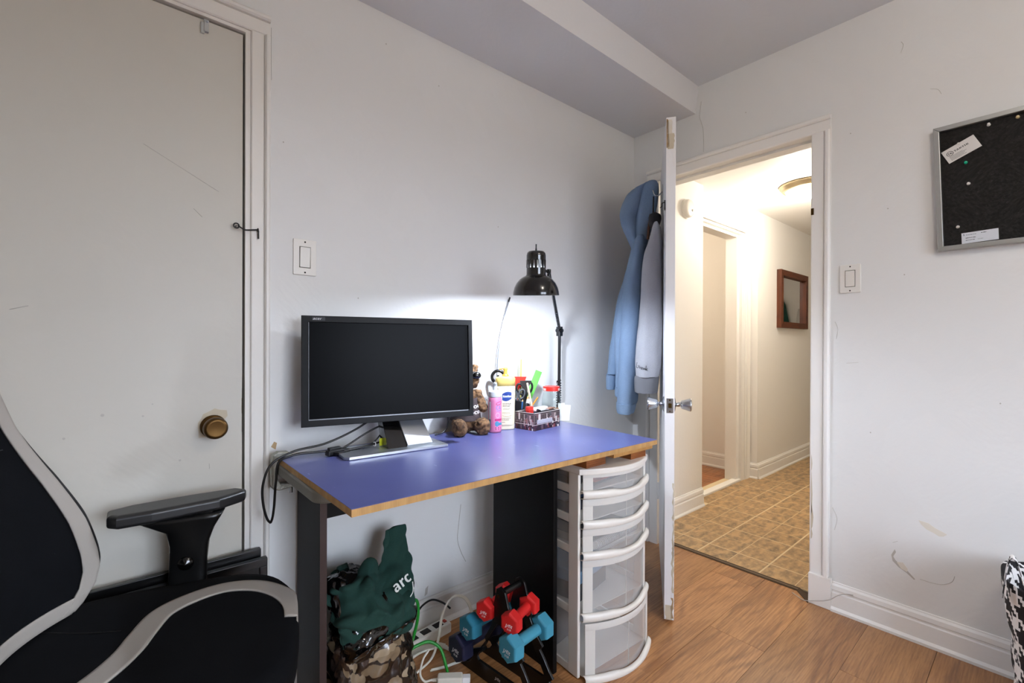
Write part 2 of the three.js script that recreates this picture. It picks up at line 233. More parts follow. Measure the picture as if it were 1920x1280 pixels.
// the open door, hinged on the left jamb of the doorway: local x runs from hinge to free edge, local +z faces the room's left wall
const DOOR = { x: -0.012, z: 0.178, ang: 0 };
const dirX = -0.837, dirZ = 0.547;
const doorB = structGroup('door_2'); doorB.position.set(DOOR.x, 0, DOOR.z); doorB.rotation.y = Math.atan2(-dirZ, dirX);
const DW = 0.722;
// in this frame +z is (sin, cos) of the turn; the hoodie side is the one facing the left wall
const zs = Math.cos(doorB.rotation.y) < 0 ? 1 : -1;
obj('door_panel', rbox(0, DW, 0.012, 1.985, zs > 0 ? -0.037 : 0, zs > 0 ? 0 : 0.037, 0.0025), M.doorB, doorB);
{
  const z0 = zs > 0 ? -0.037 : 0, zc = z0 + 0.0185;
  const kn = [[0, 0], [0.03, 0], [0.03, 0.003], [0.022, 0.006], [0.009, 0.008], [0.009, 0.024], [0.013, 0.027], [0.017, 0.03], [0.026, 0.06], [0.026, 0.064], [0.023, 0.066], [0, 0.066]];
  const k1 = obj('door_knob', lathe(kn, 36).rotateX(Math.PI / 2 * 1).translate(DW - 0.06, 0.852, z0 + 0.037), M.steel, doorB), k2 = obj('door_knob', lathe(kn, 36).rotateX(-Math.PI / 2).translate(DW - 0.06, 0.852, z0), M.steel, doorB);
  obj('latch_plate', box(DW - 0.0005, DW + 0.0012, 0.825, 0.882, zc - 0.0125, zc + 0.0125), M.steel, doorB);
  obj('latch_bolt', [rbox(DW, DW + 0.008, 0.845, 0.863, zc - 0.007, zc + 0.006, 0.002), cyl(0.003, 0.003, 0, 0.002, 0, 0, 10).rotateZ(-Math.PI / 2).translate(DW + 0.001, 0.875, zc), cyl(0.003, 0.003, 0, 0.002, 0, 0, 10).rotateZ(-Math.PI / 2).translate(DW + 0.001, 0.832, zc)], M.oldBrass, doorB);
  const zig = (y0, y1, a, b, n, s) => { const p = []; for (let i = 0; i <= n; i++) p.push([a + (fbm(i * 0.7 + s, 1.3, 2, 2)) * 0.012, y0 + (y1 - y0) * i / n]); for (let i = n; i >= 0; i--) p.push([b + (fbm(i * 0.9 + s, 5.3, 2, 2)) * 0.01, y0 + (y1 - y0) * i / n]); return p; };
  const edge = (p, m) => obj('paint_chip', ext(p, 0.0007).rotateY(Math.PI / 2).translate(DW, 0, zc), m, doorB);
  edge(zig(1.86, 1.92, -0.012, 0.012, 6, 1), M.chip); edge(zig(1.92, 1.975, -0.014, 0.004, 6, 4), std(0xd8d0c2, 0.8)); edge([[0.006, 1.87], [0.0165, 1.865], [0.0165, 1.98], [0.01, 1.975]].map(p => [-p[0], p[1]]), M.woodRaw);
  edge(zig(0.013, 0.07, -0.013, 0.012, 6, 9), M.chip); edge(zig(0.02, 0.1, 0.008, 0.015, 6, 13), M.woodRaw);
  edge(zig(0.25, 0.55, 0.012, 0.0165, 20, 21), M.chip); edge(zig(0.12, 0.32, 0.01, 0.016, 14, 31), M.chip);
  obj('hinge', [cyl(0.006, 0.006, 0.25, 0.34, -0.004, zs > 0 ? 0.004 : -0.004, 12), cyl(0.006, 0.006, 1.65, 1.74, -0.004, zs > 0 ? 0.004 : -0.004, 12)], M.trimB, doorB);
  obj('coat_hook', [rbox(DW - 0.035, DW - 0.02, 1.63, 1.668, zs > 0 ? 0 : -0.004, zs > 0 ? 0.004 : 0, 0.001), tube([[DW - 0.028, 1.66, zs * 0.004], [DW - 0.028, 1.658, zs * 0.012], [DW - 0.028, 1.645, zs * 0.014], [DW - 0.028, 1.64, zs * 0.02]], 0.002)], M.black, doorB);
}
const doorPt = (s, y, t) => { // s along the door, t away from the hoodie face
  const a = doorB.rotation.y, zx = Math.sin(a), zz = Math.cos(a); return [DOOR.x + dirX * s + zx * t * zs, y, DOOR.z + dirZ * s + zz * t * zs]; };

// ------------------------------------------------------------------ hall beyond the doorway
const HX = 4.6, HZ = 1.35, HCE = 2.17;
struct('wall_hall_left', [box(WT, 0.757, 0, 2.3, -0.15, 0.03), box(0.757, 0.775, 0, 2.3, -0.15, -0.05), box(0.775, 1.53, 1.965, 2.3, -0.15, -0.05), box(1.53, 1.69, 0, 2.3, -0.15, -0.05), box(1.69, HX, 0, 2.3, -0.15, 0.02)], M.hallWall);
struct('wall_hall_right', box(WT, HX, 0, 2.3, HZ, HZ + 0.1), M.hallWall);
struct('wall_hall_end', box(HX, HX + 0.1, 0, 2.3, -0.15, HZ + 0.1), M.hallWall);
struct('ceiling_hall', box(WT, HX + 0.1, HCE, HCE + 0.1, -0.15, HZ + 0.1), M.hallWall);
const hb = (name, list) => struct(name, list.map(([a, b, n]) => sweep(BASE.map(p => [p[0], p[1] * 1.08]), a, b, n)), M.hallWall);
hb('baseboard_hall', [[[WT, 0, 0.03], [0.757, 0, 0.03], [0, 0, 1]], [[1.69, 0, 0.02], [HX, 0, 0.02], [0, 0, 1]], [[1.69, 0, -0.05], [1.69, 0, 0.03], [-1, 0, 0]], [[0.757, 0, -0.05], [0.757, 0, 0.03], [1, 0, 0]], [[WT, 0, HZ], [HX, 0, HZ], [0, 0, -1]]]);
{
  const c = structGroup('trim_4');
  obj('casing', [box(1.53, 1.585, 0, 1.967, -0.05, -0.038), box(1.585, 1.625, 0, 2.012, -0.05, -0.034), box(1.62, 1.68, 0, 2.012, -0.05, -0.03)], M.hallWall, c);
  obj('casing', [box(0.775, 1.585, 1.967, 1.985, -0.05, -0.038), box(0.757, 1.68, 1.99, 2.012, -0.05, -0.028)], M.hallWall, c);
  obj('door_stop', [box(1.49, 1.53, 0, 1.965, -0.15, -0.06), box(0.775, 1.49, 1.945, 1.965, -0.15, -0.06)], M.hallWall, c);
  obj('threshold', rbox(0.757, 1.66, 0, 0.018, -0.095, -0.04, 0.004), M.hallWall, c);
}
// tiles
const tileTex = [0, 1].map(k => dataTex(320, 320, (u, v) => {
  const s = 7 + k * 9, a = fbm(u * 5 + s, v * 8, s, 5), b = fbm(u * 13 + s, v * 26, s + 3, 4), d = fbm(u * 60 + s, v * 90, s + 6, 2);
  let c = mixc([194, 157, 110], [126, 104, 76], clamp(0.42 + 2.0 * a)); c = mixc(c, [204, 172, 126], clamp(1.5 * b)); return c.map(x => x + 18 * d);
}));
const tileMats = tileTex.map(t => phys(0xffffff, 0.42, { map: t, clearcoat: 0.1, clearcoatRoughness: 0.3 }));
const hallFloor = structGroup('floor_hall');
obj('grout_bed', box(0.074, HX + 0.1, -0.12, 0.0029, -0.16, HZ + 0.1), std(0xdcc8a2, 0.8), hallFloor);
{
  const tgs = Array.from({ length: 10 }, () => { const g = new RoundedBoxGeometry(0.1505, 0.006, 0.1505, 1, 0.0012), u = g.attributes.uv, a = rnd(0.55), b = rnd(0.55); for (let i = 0; i < u.count; i++) u.setXY(i, a + 0.42 * u.getX(i), b + 0.42 * u.getY(i)); return g; });
  for (let i = 0; i < 20; i++) for (let j = 0; j < 9; j++) {
    // joints at x = 0.062 + 0.152 i and z = 0.043 + 0.1525 j; every second joint is wide
    const xa = 0.0625 + 0.152 * i + (i % 2 ? 0.0036 : 0.0015), xb = 0.0625 + 0.152 * (i + 1) - (i % 2 ? 0.0015 : 0.0036), za = 0.0425 + 0.1538 * j + (j % 2 ? 0.0015 : 0.0036), zb = 0.0425 + 0.1538 * (j + 1) - (j % 2 ? 0.0036 : 0.0015);
    const x0 = Math.max(xa, 0.076), m = new THREE.Mesh(tgs[Math.floor(rnd(10))], tileMats[Math.floor(rnd(2))]); m.name = 'tile'; m.castShadow = m.receiveShadow = true;
    m.scale.set((xb - x0) / 0.1505, 1, (zb - za) / 0.1505); m.position.set((x0 + xb) / 2, 0.0005, (za + zb) / 2); m.rotation.y = Math.PI * Math.floor(rnd(2)); hallFloor.add(m);
    if (j === 0 && i > 4 && i < 11) { const m2 = m.clone(); m2.position.z -= 0.152; m2.scale.z = 0.98; hallFloor.add(m2); }
  }
}
{ // broken transition edge between laminate and tile
  const t = structGroup('trim_5');
  const top = []; for (let i = 0; i <= 24; i++) { const z = ZO0 + (ZO1 - ZO0) * i / 24; top.push([z, 0.079 + 0.012 * fbm(i * 0.9, 2, 3, 3) - (z > 0.83 ? (z - 0.83) * 0.9 : 0)]); }
  const g = ext([...top.map(p => [p[0], p[1]]), [ZO1, -0.03], [0.83, 0.044], [ZO0, 0.044]], 0.003); // (z,x)
  g.applyMatrix4(new THREE.Matrix4().set(0, 1, 0, 0, 0, 0, 1, 0.0002, 1, 0, 0, 0, 0, 0, 0, 1)); g.scale(1, 1, 1);
  obj('broken_edge', wuv(flat(g)), std(0x4b3a28, 0.85, { side: THREE.DoubleSide }), t);
  obj('metal_strip', box(0.056, 0.061, 0, 0.0042, ZO0, 0.83), std(0x7a6650, 0.5), t);
}
// second room: wall and parquet
struct('wall_second_room', [box(1.8, 1.9, 0, 2.3, -1.7, -0.15), box(0.55, 1.9, 0, 2.3, -1.8, -1.7), box(0.45, 0.55, 0, 2.3, -1.8, -0.15)], M.hallWall);
struct('ceiling_second_room', box(0.45, 1.9, 2.25, 2.35, -1.8, -0.15), M.hallWall);
hb('baseboard_second_room', [[[1.8, 0, -1.7], [1.8, 0, -0.15], [-1, 0, 0]]]);
{
  const f = structGroup('floor_second_room'); obj('subfloor', box(0.45, 1.9, -0.12, -0.004, -1.8, -0.09), M.dirt, f);
  const pm = [0xf2d2a6, 0xe8c294, 0xf6dab2, 0xe0b98c].map(c => phys(c, 0.35, { map: rep(woodTex[1], 1), clearcoat: 0.3 })); 
  for (let bx = 0; bx < 5; bx++) for (let bz = 0; bz < 5; bz++) for (let s = 0; s < 4; s++) {
    const X = 0.56 + bx * 0.25, Z = -0.1 - bz * 0.25, r = (bx + bz) % 2, w = 0.0605;
    const g = r ? box(X + s * 0.0625, X + s * 0.0625 + w, -0.006, 0, Z - 0.248, Z) : box(X, X + 0.248, -0.006, 0, Z - s * 0.0625 - w, Z - s * 0.0625);
    obj('parquet_strip', g, pm[Math.floor(rnd(4))], f);
  }
}
{ // flush ceiling lamp of the hall
  const t = thing('ceiling_light', 'round flush ceiling lamp with glowing glass bowl and brass-ringed rim in the hall', 'lamp', [1.27, HCE, 0.5]);
  obj('canopy', lathe([[0.0, 0], [0.17, 0], [0.172, -0.008], [0.165, -0.018], [0.16, -0.022], [0.155, -0.032], [0.145, -0.04], [0.135, -0.04], [0.135, -0.03], [0, -0.03]], 48), std(0xb8a888, 0.3, { metalness: 0.7 }), t);
  obj('glass_bowl', lathe([[0.135, -0.038], [0.125, -0.056], [0.1, -0.072], [0.06, -0.083], [0.015, -0.087], [0, -0.087]], 40), std(0xfff3dc, 0.5, { emissive: 0xffe2b0, emissiveIntensity: 1.6 }), t);
  obj('finial', lathe([[0, -0.085], [0.013, -0.086], [0.014, -0.091], [0.006, -0.097], [0, -0.1]], 20), std(0x8a7443, 0.3, { metalness: 0.9 }), t);
  const l = new THREE.PointLight(HALL_LAMP.color, HALL_LAMP.power); l.position.set(1.27, HCE - 0.16, 0.5); l.castShadow = true; l.shadow.radius = 5; scene.add(l);
  const t2 = t.clone(); t2.name = numbered('ceiling_light'); t2.position.set(0.95, 2.25, -0.95); t2.userData.label = 'round ceiling lamp of the second room, out of sight beyond the inner doorway'; scene.add(t2);
  const l2 = new THREE.PointLight(0xffecd6, 0.62); l2.position.set(0.95, 2.09, -0.95); l2.castShadow = true; l2.shadow.radius = 5; scene.add(l2);
}
{ const t = thing('smoke_alarm', 'round white smoke alarm on the hall wall beside the open door', 'alarm', [0.53, 1.965, 0.03]);
  obj('base_plate', cyl(0.062, 0.062, 0, 0.01, 0, 0, 36).rotateX(Math.PI / 2), M.ivory, t); obj('cover', lathe([[0.058, 0.01], [0.058, 0.022], [0.052, 0.032], [0.03, 0.035], [0, 0.035]], 36).rotateX(Math.PI / 2), M.ivory, t); obj('test_button', cyl(0.008, 0.008, 0.034, 0.038, 0.02, 0.012, 16).rotateX(Math.PI / 2), std(0x9a978f, 0.5), t); }
{ // mirror in the hall
  const t = thing('wall_mirror', 'small rectangular mirror in a dark brown wooden frame on the hall wall', 'mirror', [2.09, 1.24, 0.02], 0);
  const W = 0.68, H = 0.505, fw = 0.052, d = 0.035, fm = std(0x8a6244, 0.5, { map: rep(woodTex[2], 0.9, 2.4) }); fm.color.multiplyScalar(1);
  obj('frame_rail', ext([[0, H], [fw, H - fw], [W - fw, H - fw], [W, H]], d, 0.003), fm, t); obj('frame_rail', ext([[0, 0], [W, 0], [W - fw, fw], [fw, fw]], d, 0.003), fm, t);
  obj('frame_stile', ext([[0, 0], [fw, fw], [fw, H - fw], [0, H]], d, 0.003), fm, t); obj('frame_stile', ext([[W, 0], [W, H], [W - fw, H - fw], [W - fw, fw]], d, 0.003), fm, t);
  obj('mirror_glass', box(fw - 0.005, W - fw + 0.005, fw - 0.005, H - fw + 0.005, 0.004, 0.009), std(0xe8e8e8, 0.02, { metalness: 1 }), t);
}
{ // coats on the far side of the hall, seen only in the mirror
  const t = thing('hanging_coat', 'dark green coat hanging on the hall wall, seen only in the mirror', 'coat');
  const x = HX - 0.09, z = 0.86, R = (y, w, d) => ({ c: [x, y, z], a: [0, 0, w], b: [d, 0, 0] });
  obj('coat_body', crumple(loft([R(1.7, 0.03, 0.03), R(1.62, 0.07, 0.05), R(1.4, 0.12, 0.06), R(1.0, 0.16, 0.07), R(0.8, 0.17, 0.07)], 32), 0.03, [9, 3, 9]), std(0x12453c, 0.9), t);
  obj('peg', rod([HX, 1.69, z], [HX - 0.09, 1.7, z], 0.008), M.darkWood, t);
  const s = thing('hanging_scarf', 'pale grey scarf hanging beside the green coat, seen only in the mirror', 'scarf'), q = { y: 0 }; void q; const S = (y, w, d) => ({ c: [x + 0.03, y, z - 0.24], a: [0, 0, w], b: [d, 0, 0] }); obj('scarf_body', crumple(loft([S(1.56, 0.03, 0.02), S(1.46, 0.045, 0.03), S(1.2, 0.06, 0.03), S(1.05, 0.06, 0.03)], 24), 0.015, [14, 5, 14]), std(0xc9c7c2, 0.9), s);
  obj('peg', rod([HX, 1.5, z - 0.24], [HX - 0.07, 1.51, z - 0.24], 0.008), M.darkWood, s);
}
// ceiling lamp of the room, above and behind the camera
{
  const p = [-1.35, HC, 1.95], t = thing('ceiling_light', 'round white ceiling lamp of the bedroom, above the camera and out of the picture', 'lamp', p);
  obj('canopy', lathe([[0, 0], [0.15, 0], [0.15, -0.02], [0.14, -0.025], [0, -0.025]], 40), M.white, t); obj('glass_bowl', lathe([[0.135, -0.024], [0.13, -0.05], [0.1, -0.075], [0.05, -0.088], [0, -0.09]], 40), std(0xffffff, 0.5, { emissive: 0xffe6c4, emissiveIntensity: 2.2 }), t);
  const l = new THREE.PointLight(ROOM_LAMP.color, ROOM_LAMP.power); l.position.set(p[0], HC - 0.17, p[2]); l.castShadow = true; l.shadow.radius = 5; scene.add(l);
}
// ------------------------------------------------------------------ wall fittings
function lightSwitch(label, p, ry) {
  const t = thing('light_switch', label, 'switch', p, ry);
  const pl = shape([[0.002, 0], [0.068, 0], [0.07, 0.002], [0.07, 0.112], [0.068, 0.114], [0.002, 0.114], [0, 0.112], [0, 0.002]]); const h = new THREE.Path(); [[0.0182, 0.0235], [0.0518, 0.0235], [0.0518, 0.0905], [0.0182, 0.0905]].forEach((q, i) => i ? h.lineTo(...q) : h.moveTo(...q)); h.closePath(); pl.holes.push(h);
  obj('switch_plate', ext(pl, 0.0035, 0.0016), M.ivory, t); obj('backing', box(0.015, 0.055, 0.02, 0.094, 0, 0.0012), std(0x55524c, 0.8), t);
  obj('rocker', rbox(-0.0152, 0.0152, -0.0318, 0.0318, -0.003, 0.003, 0.001).rotateX(0.05).translate(0.035, 0.057, 0.0045), M.ivory, t);
  for (const y of [0.0085, 0.1055]) obj('screw', [cyl(0.0028, 0.0028, 0, 0.0012, 0, 0, 12).rotateX(Math.PI / 2).translate(0.035, y, 0.0042), box(0.0328, 0.0372, y - 0.0005, y + 0.0005, 0.0052, 0.0056)], M.dark, t);
}
lightSwitch('white rocker light switch on the wall above the monitor, beside the closed door', [-1.8314, 1.3113, 0.0005], 0);
lightSwitch('white rocker light switch on the wall right of the doorway, below the black board', [-0.0005, 1.305, 0.9968], -Math.PI / 2);
{ // notice board
  const t = thing('notice_board', 'black felt notice board in a silver aluminium frame on the right wall', 'notice board', [0, 0, 0]);
  const z0 = 1.281, z1 = 1.95, y0 = 1.43, y1 = 1.872, fw = 0.016, d = 0.024, sk = 0.016 / 0.44;
  const fz = (z, y) => z + (1.872 - y) * sk * 0.9; // hangs slightly askew
  const PT = (z, y) => [z, y]; const bar = (pts) => { const g = ext(pts.map(p => [-fz(p[0], p[1]), p[1]]), d, 0.002); g.rotateY(-Math.PI / 2); g.translate(0, 0, 0); return g; };
  // shape x = -z, extrude along local z then turned so that depth runs to -x
  const mk = pts => { const g = ext(pts.map(p => [fz(p[0], p[1]), p[1]]), d, 0.002); g.applyMatrix4(new THREE.Matrix4().set(0, 0, -1, -0.001, 0, 1, 0, 0, 1, 0, 0, 0, 0, 0, 0, 1)); return g; };
  const sv = std(0xb4b5b2, 0.35, { metalness: 0.85 });
  obj('frame_rail', mk([PT(z0, y1), PT(z1, y1), PT(z1 - fw, y1 - fw), PT(z0 + fw, y1 - fw)]), sv, t); obj('frame_rail', mk([PT(z0, y0), PT(z0 + fw, y0 + fw), PT(z1 - fw, y0 + fw), PT(z1, y0)]), sv, t);
  obj('frame_stile', mk([PT(z0, y0), PT(z0, y1), PT(z0 + fw, y1 - fw), PT(z0 + fw, y0 + fw)]), sv, t); obj('frame_stile', mk([PT(z1, y0), PT(z1 - fw, y0 + fw), PT(z1 - fw, y1 - fw), PT(z1, y1)]), sv, t);
  const felt = dataTex(256, 256, (u, v) => { const n = 24 + 34 * tn(u, v, 30, 4, 4) + (tn(u, v, 60, 9, 3) > 0.34 ? 26 : 0); return [n + 2, n, n - 2]; }), fb = dataTex(256, 256, (u, v) => { const n = 128 + 220 * tn(u, v, 24, 7, 4); return [n, n, n]; }, false);
  obj('felt_panel', box(-0.012, -0.002, y0 + 0.01, y1 - 0.01, z0 + 0.012, z1 - 0.01), std(0xffffff, 0.95, { map: rep(felt, 4), bumpMap: rep(fb, 5), bumpScale: 0.002 }), t);
}
// a flat card whose picture faces -x : corners given as centre, half sizes and tilt
function wallCard(name, label, cat, [x, y, z], w, h, tilt, tex) { const t = tag(obj(name, box(-w / 2, w / 2, -h / 2, h / 2, 0, 0.0006), M.paper), label, cat); const g = new THREE.PlaneGeometry(w - 0.0006, h - 0.0006).translate(0, 0, 0.0009); obj('print', g, std(0xffffff, 0.7, { map: tex }), t); t.rotation.order = 'YXZ'; t.rotation.set(0, -Math.PI / 2, tilt); t.position.set(x, y, z); return t; }
const lines = (c, x, y, w, n, dy, h, col) => { c.fillStyle = col; for (let i = 0; i < n; i++) { let q = x; const end = x + w * (0.75 + 0.25 * rnd()); while (q < end) { const l = h * (1.2 + 3 * rnd()); c.fillRect(q, y + i * dy, Math.min(l, end - q), h); q += l + h * 0.7; } } };
wallCard('business_card', 'white business card reading TAKTIK pinned askew at the top left of the black board', 'card', [-0.0145, 1.779, 1.353], 0.09, 0.05, 0.44, canvasTex(360, 200, (c, w, h) => {
  c.fillStyle = '#dedbd6'; c.fillRect(0, 0, w, h); c.strokeStyle = '#111'; c.lineWidth = 6; c.beginPath(); c.ellipse(66, 76, 34, 32, 0, 0, 7); c.stroke(); c.fillStyle = '#111'; c.font = 'bold 40px sans-serif'; c.textAlign = 'center'; c.fillText('TK', 66, 91); c.textAlign = 'left'; c.font = 'bold 42px sans-serif'; c.save(); c.translate(112, 86); c.scale(1.14, 0.82); c.fillText('TAKTIK', 0, 0); c.restore(); lines(c, 40, 118, 190, 5, 14, 5, '#555');
}));
wallCard('paper_label', 'white printed label tucked into the bottom edge of the black board', 'label', [-0.014, 1.468, 1.4], 0.089, 0.037, 0.03, canvasTex(360, 150, (c, w, h) => {
  c.fillStyle = '#d5d8de'; c.fillRect(0, 0, w, h); c.fillStyle = '#26364e'; c.font = 'bold 34px sans-serif'; c.fillText('S', 14, 40); lines(c, 44, 30, 110, 1, 10, 6, '#3c4a60'); lines(c, 195, 22, 70, 1, 10, 8, '#222'); lines(c, 40, 72, 110, 1, 10, 8, '#222'); lines(c, 40, 104, 100, 1, 10, 7, '#222'); lines(c, 160, 106, 60, 1, 10, 4, '#444');
}));
function pin(label, y, z, color, tilt = 0) {
  const t = thing('push_pin', label, 'push pin', [-0.012, y, z], 0); const m = phys(color, 0.25, { clearcoat: 0.4 });
  obj('pin_head', lathe([[0, 0], [0.0048, 0.0002], [0.005, 0.0015], [0.0028, 0.0032], [0.0024, 0.007], [0.0036, 0.0088], [0.0036, 0.0096], [0, 0.0098]], 20).rotateZ(Math.PI / 2 + tilt), m, t); obj('needle', rod([0.006, 0, 0], [0, 0, 0], 0.0005), M.steel, t);
}
pin('white push pin alone near the top edge of the black board', 1.841, 1.42, 0xf0eee8, -0.2); pin('pale yellow push pin near the top right of the black board in view', 1.843, 1.486, 0xd8c99a); pin('clear white push pin holding the tilted business card', 1.8, 1.347, 0xdedbd4); pin('green push pin below the business card on the black board', 1.73, 1.365, 0x1fb88c); pin('white push pin at the lower left of the black board beside the paper label', 1.51, 1.346, 0xe6e3dc); pin('smallest white push pin in the middle of the black board', 1.655, 1.372, 0xdcdad5);
// plaster damage on the walls: thin raised or bare flakes
const onRight = (pts, m = M.chip, d = 0.0009, nm = 'paint_chip') => { const g = ext(pts.map(p => [p[0], p[1]]), d); g.applyMatrix4(new THREE.Matrix4().set(0, 0, -1, 0, 0, 1, 0, 0, 1, 0, 0, 0, 0, 0, 0, 1)); return obj(nm, g, m, wallRight); }; // (z,y)
const onLeft = (pts, m = M.chip, d = 0.0009, nm = 'paint_chip') => obj(nm, ext(pts, d), m, wallLeft);
const bare = std(0xe0dacd, 0.85);
onRight([[1.244, 0.447], [1.256, 0.446], [1.272, 0.444], [1.29, 0.432], [1.31, 0.424], [1.322, 0.418], [1.312, 0.408], [1.3, 0.405], [1.285, 0.413], [1.266, 0.42], [1.252, 0.433]], bare, 0.0005);
onRight([[1.172, 0.288], [1.18, 0.307], [1.176, 0.316], [1.166, 0.292], [1.17, 0.27], [1.188, 0.252], [1.21, 0.24], [1.232, 0.222], [1.236, 0.225], [1.215, 0.247], [1.196, 0.262], [1.178, 0.276]], M.crack, 0.0004); onRight([[1.182, 0.27], [1.2, 0.275], [1.215, 0.255], [1.212, 0.243], [1.195, 0.25]], bare, 0.0005);
const crackOn = (pts, r, wall, right) => obj('paint_crack', tube(pts.map(p => right ? [-0.0002, p[1], p[0]] : [p[0], p[1], 0.0002]), r, pts.length * 6, 5), M.crack, wall);
crackOn([[1.249, 0.231], [1.28, 0.23], [1.31, 0.235], [1.335, 0.255], [1.342, 0.277]], 0.0009, wallRight, true); crackOn([[1.17, 0.34], [1.185, 0.35]], 0.0007, wallRight, true);
crackOn([[0.401, 2.329], [0.396, 2.29], [0.393, 2.251], [0.402, 2.22], [0.41, 2.19], [0.414, 2.13], [0.414, 2.068]], 0.0009, wallRight, true); crackOn([[1.187, 2.243], [1.193, 2.23], [1.186, 2.2]], 0.0009, wallRight, true); crackOn([[0.98, 1.19], [0.99, 1.16], [0.985, 1.12]], 0.0008, wallRight, true); crackOn([[0.975, 0.42], [0.99, 0.38], [0.982, 0.33]], 0.0008, wallRight, true); crackOn([[1.27, 2.03], [1.29, 2.02], [1.3, 2.0]], 0.0006, wallRight, true); crackOn([[1.02, 1.02], [1.06, 1.025]], 0.0007, wallRight, true);
onLeft([[-1.428, 0.232], [-1.418, 0.24], [-1.405, 0.22], [-1.398, 0.19], [-1.41, 0.155], [-1.418, 0.142], [-1.414, 0.17], [-1.42, 0.2]], std(0x8f877a, 0.9), 0.0005); onLeft([[-1.352, 0.152], [-1.34, 0.16], [-1.344, 0.13], [-1.356, 0.124]], M.crack, 0.0006);
onLeft([[-1.893, 0.775], [-1.884, 0.79], [-1.876, 0.785], [-1.88, 0.765]], std(0xb79c78, 0.9), 0.0006);
crackOn([[-1.19, 0.44], [-1.2, 0.36], [-1.205, 0.3], [-1.19, 0.25], [-1.165, 0.2]], 0.0012, wallLeft, false); crackOn([[-1.895, 2.06], [-1.895, 1.95], [-1.894, 1.9]], 0.0007, wallLeft, false);
for (const [x, y] of [[-1.86, 1.72], [-1.3, 2.1], [-1.8, 1.4], [-1.52, 2.17], [-1.62, 1.25], [-1.0, 1.6], [-1.5, 0.42]]) onLeft([0, 1, 2, 3, 4].map(i => [x + 0.0022 * Math.cos(i * 1.25), y + 0.003 * Math.sin(i * 1.25)]), M.crack, 0.0004);
for (const [z, y] of [[0.62, 2.19], [1.6, 1.02], [1.1, 0.75], [1.45, 0.9], [1.03, 1.95], [1.15, 1.62], [1.2, 1.36]]) onRight([0, 1, 2, 3, 4].map(i => [z + 0.0022 * Math.cos(i * 1.25), y + 0.003 * Math.sin(i * 1.25)]), M.crack, 0.0004);

// ------------------------------------------------------------------ desk
const DH = 0.75, DT = 0.0175;
{
  const t = thing('desk', 'black desk with a blue laminate top laid over it, plywood-coloured edges', 'desk', [0, 0, 0]);
  const blue = dataTex(512, 512, (u, v) => { const n = 10 * tn(u, v, 6, 3, 4), w = fbm(u * 60, v * 14, 2, 3) > 0.42 ? 40 : 0, q = fbm(u * 90, v * 90, 9, 2) > 0.5 ? 60 : 0; return [92 + n + w + q, 97 + n + w + q, 152 + n + (w + q) * 0.7]; });
  const C = [[-1.881, 0.612], [-0.768, 0.634], [-0.745, 0.03], [-1.884, 0.03]];
  const top = ext(C.map(p => [p[0], -p[1]]), DT - 0.0015).rotateX(-Math.PI / 2).translate(0, DH - DT, 0);
  const ply = dataTex(256, 64, (u, v) => { const n = 26 * fbm(u * 20, v * 2, 3, 4) + 14 * fbm(u * 120, v * 5, 8, 2); return [214 + n * 1.2, 180 + n * 1.2, 132 + n]; });
  const lam = ext(C.map((p, i) => [p[0], -p[1]]), 0.0012).rotateX(-Math.PI / 2).translate(0, DH - 0.0013, 0);
  obj('desktop_core', wuv(top, 3), std(0xe3d3b4, 0.6, { map: ply }), t);
  P(obj('desktop_laminate', wuv(lam, 1.1), phys(0xffffff, 0.3, { map: blue, clearcoat: 0.3, clearcoatRoughness: 0.2 }), t), 'scratched blue laminate surface');
  // old top underneath with rounded grey rim
  const rs = new THREE.Shape(); rs.moveTo(-1.888, -0.03); rs.lineTo(-1.886, -0.36); rs.quadraticCurveTo(-1.886, -0.402, -1.845, -0.405); rs.lineTo(-1.16, -0.43); rs.lineTo(-1.16, -0.03); rs.closePath();
  obj('old_top', wuv(ext(rs, 0.02, 0.006).rotateX(-Math.PI / 2).translate(0, DH - DT - 0.027, 0), 2), std(0x8b887f, 0.42, { map: rep(wallMap, 2) }), t);
  const bs = phys(0x060607, 0.5, { specularIntensity: 0.4 });
  obj('side_panel', [rbox(-1.822, -1.804, 0, 0.706, -0.0 + 0.02, 0.235, 0.002)], bs, t); obj('side_panel', rbox(-1.156, -1.138, 0, 0.706, 0.17, 0.492, 0.002), bs, t);
  P(obj('edge_strip', box(-1.8225, -1.8035, 0.002, 0.704, 0.2352, 0.2362), std(0x3a2925, 0.5), t), 'worn brown edge strip');
  obj('apron', box(-1.8035, -1.1565, 0.585, 0.704, 0.175, 0.191), bs, t);
  const wd = std(0xc9a06c, 0.7, { map: rep(woodTex[3], 1.4, 3) }), wl = std(0xe0c69a, 0.7, { map: ply });
  obj('wood_shim', wuv(box(-1.0, -0.772, DH - DT - 0.0165, DH - DT - 0.0005, 0.3, 0.617), 3), wl, t); obj('wood_shim', box(-1.09, -0.99, 0.688, DH - DT - 0.0005, 0.35, 0.575), wd, t); obj('wood_shim', box(-0.88, -0.79, 0.688, DH - DT - 0.017, 0.35, 0.6), wd, t);
}
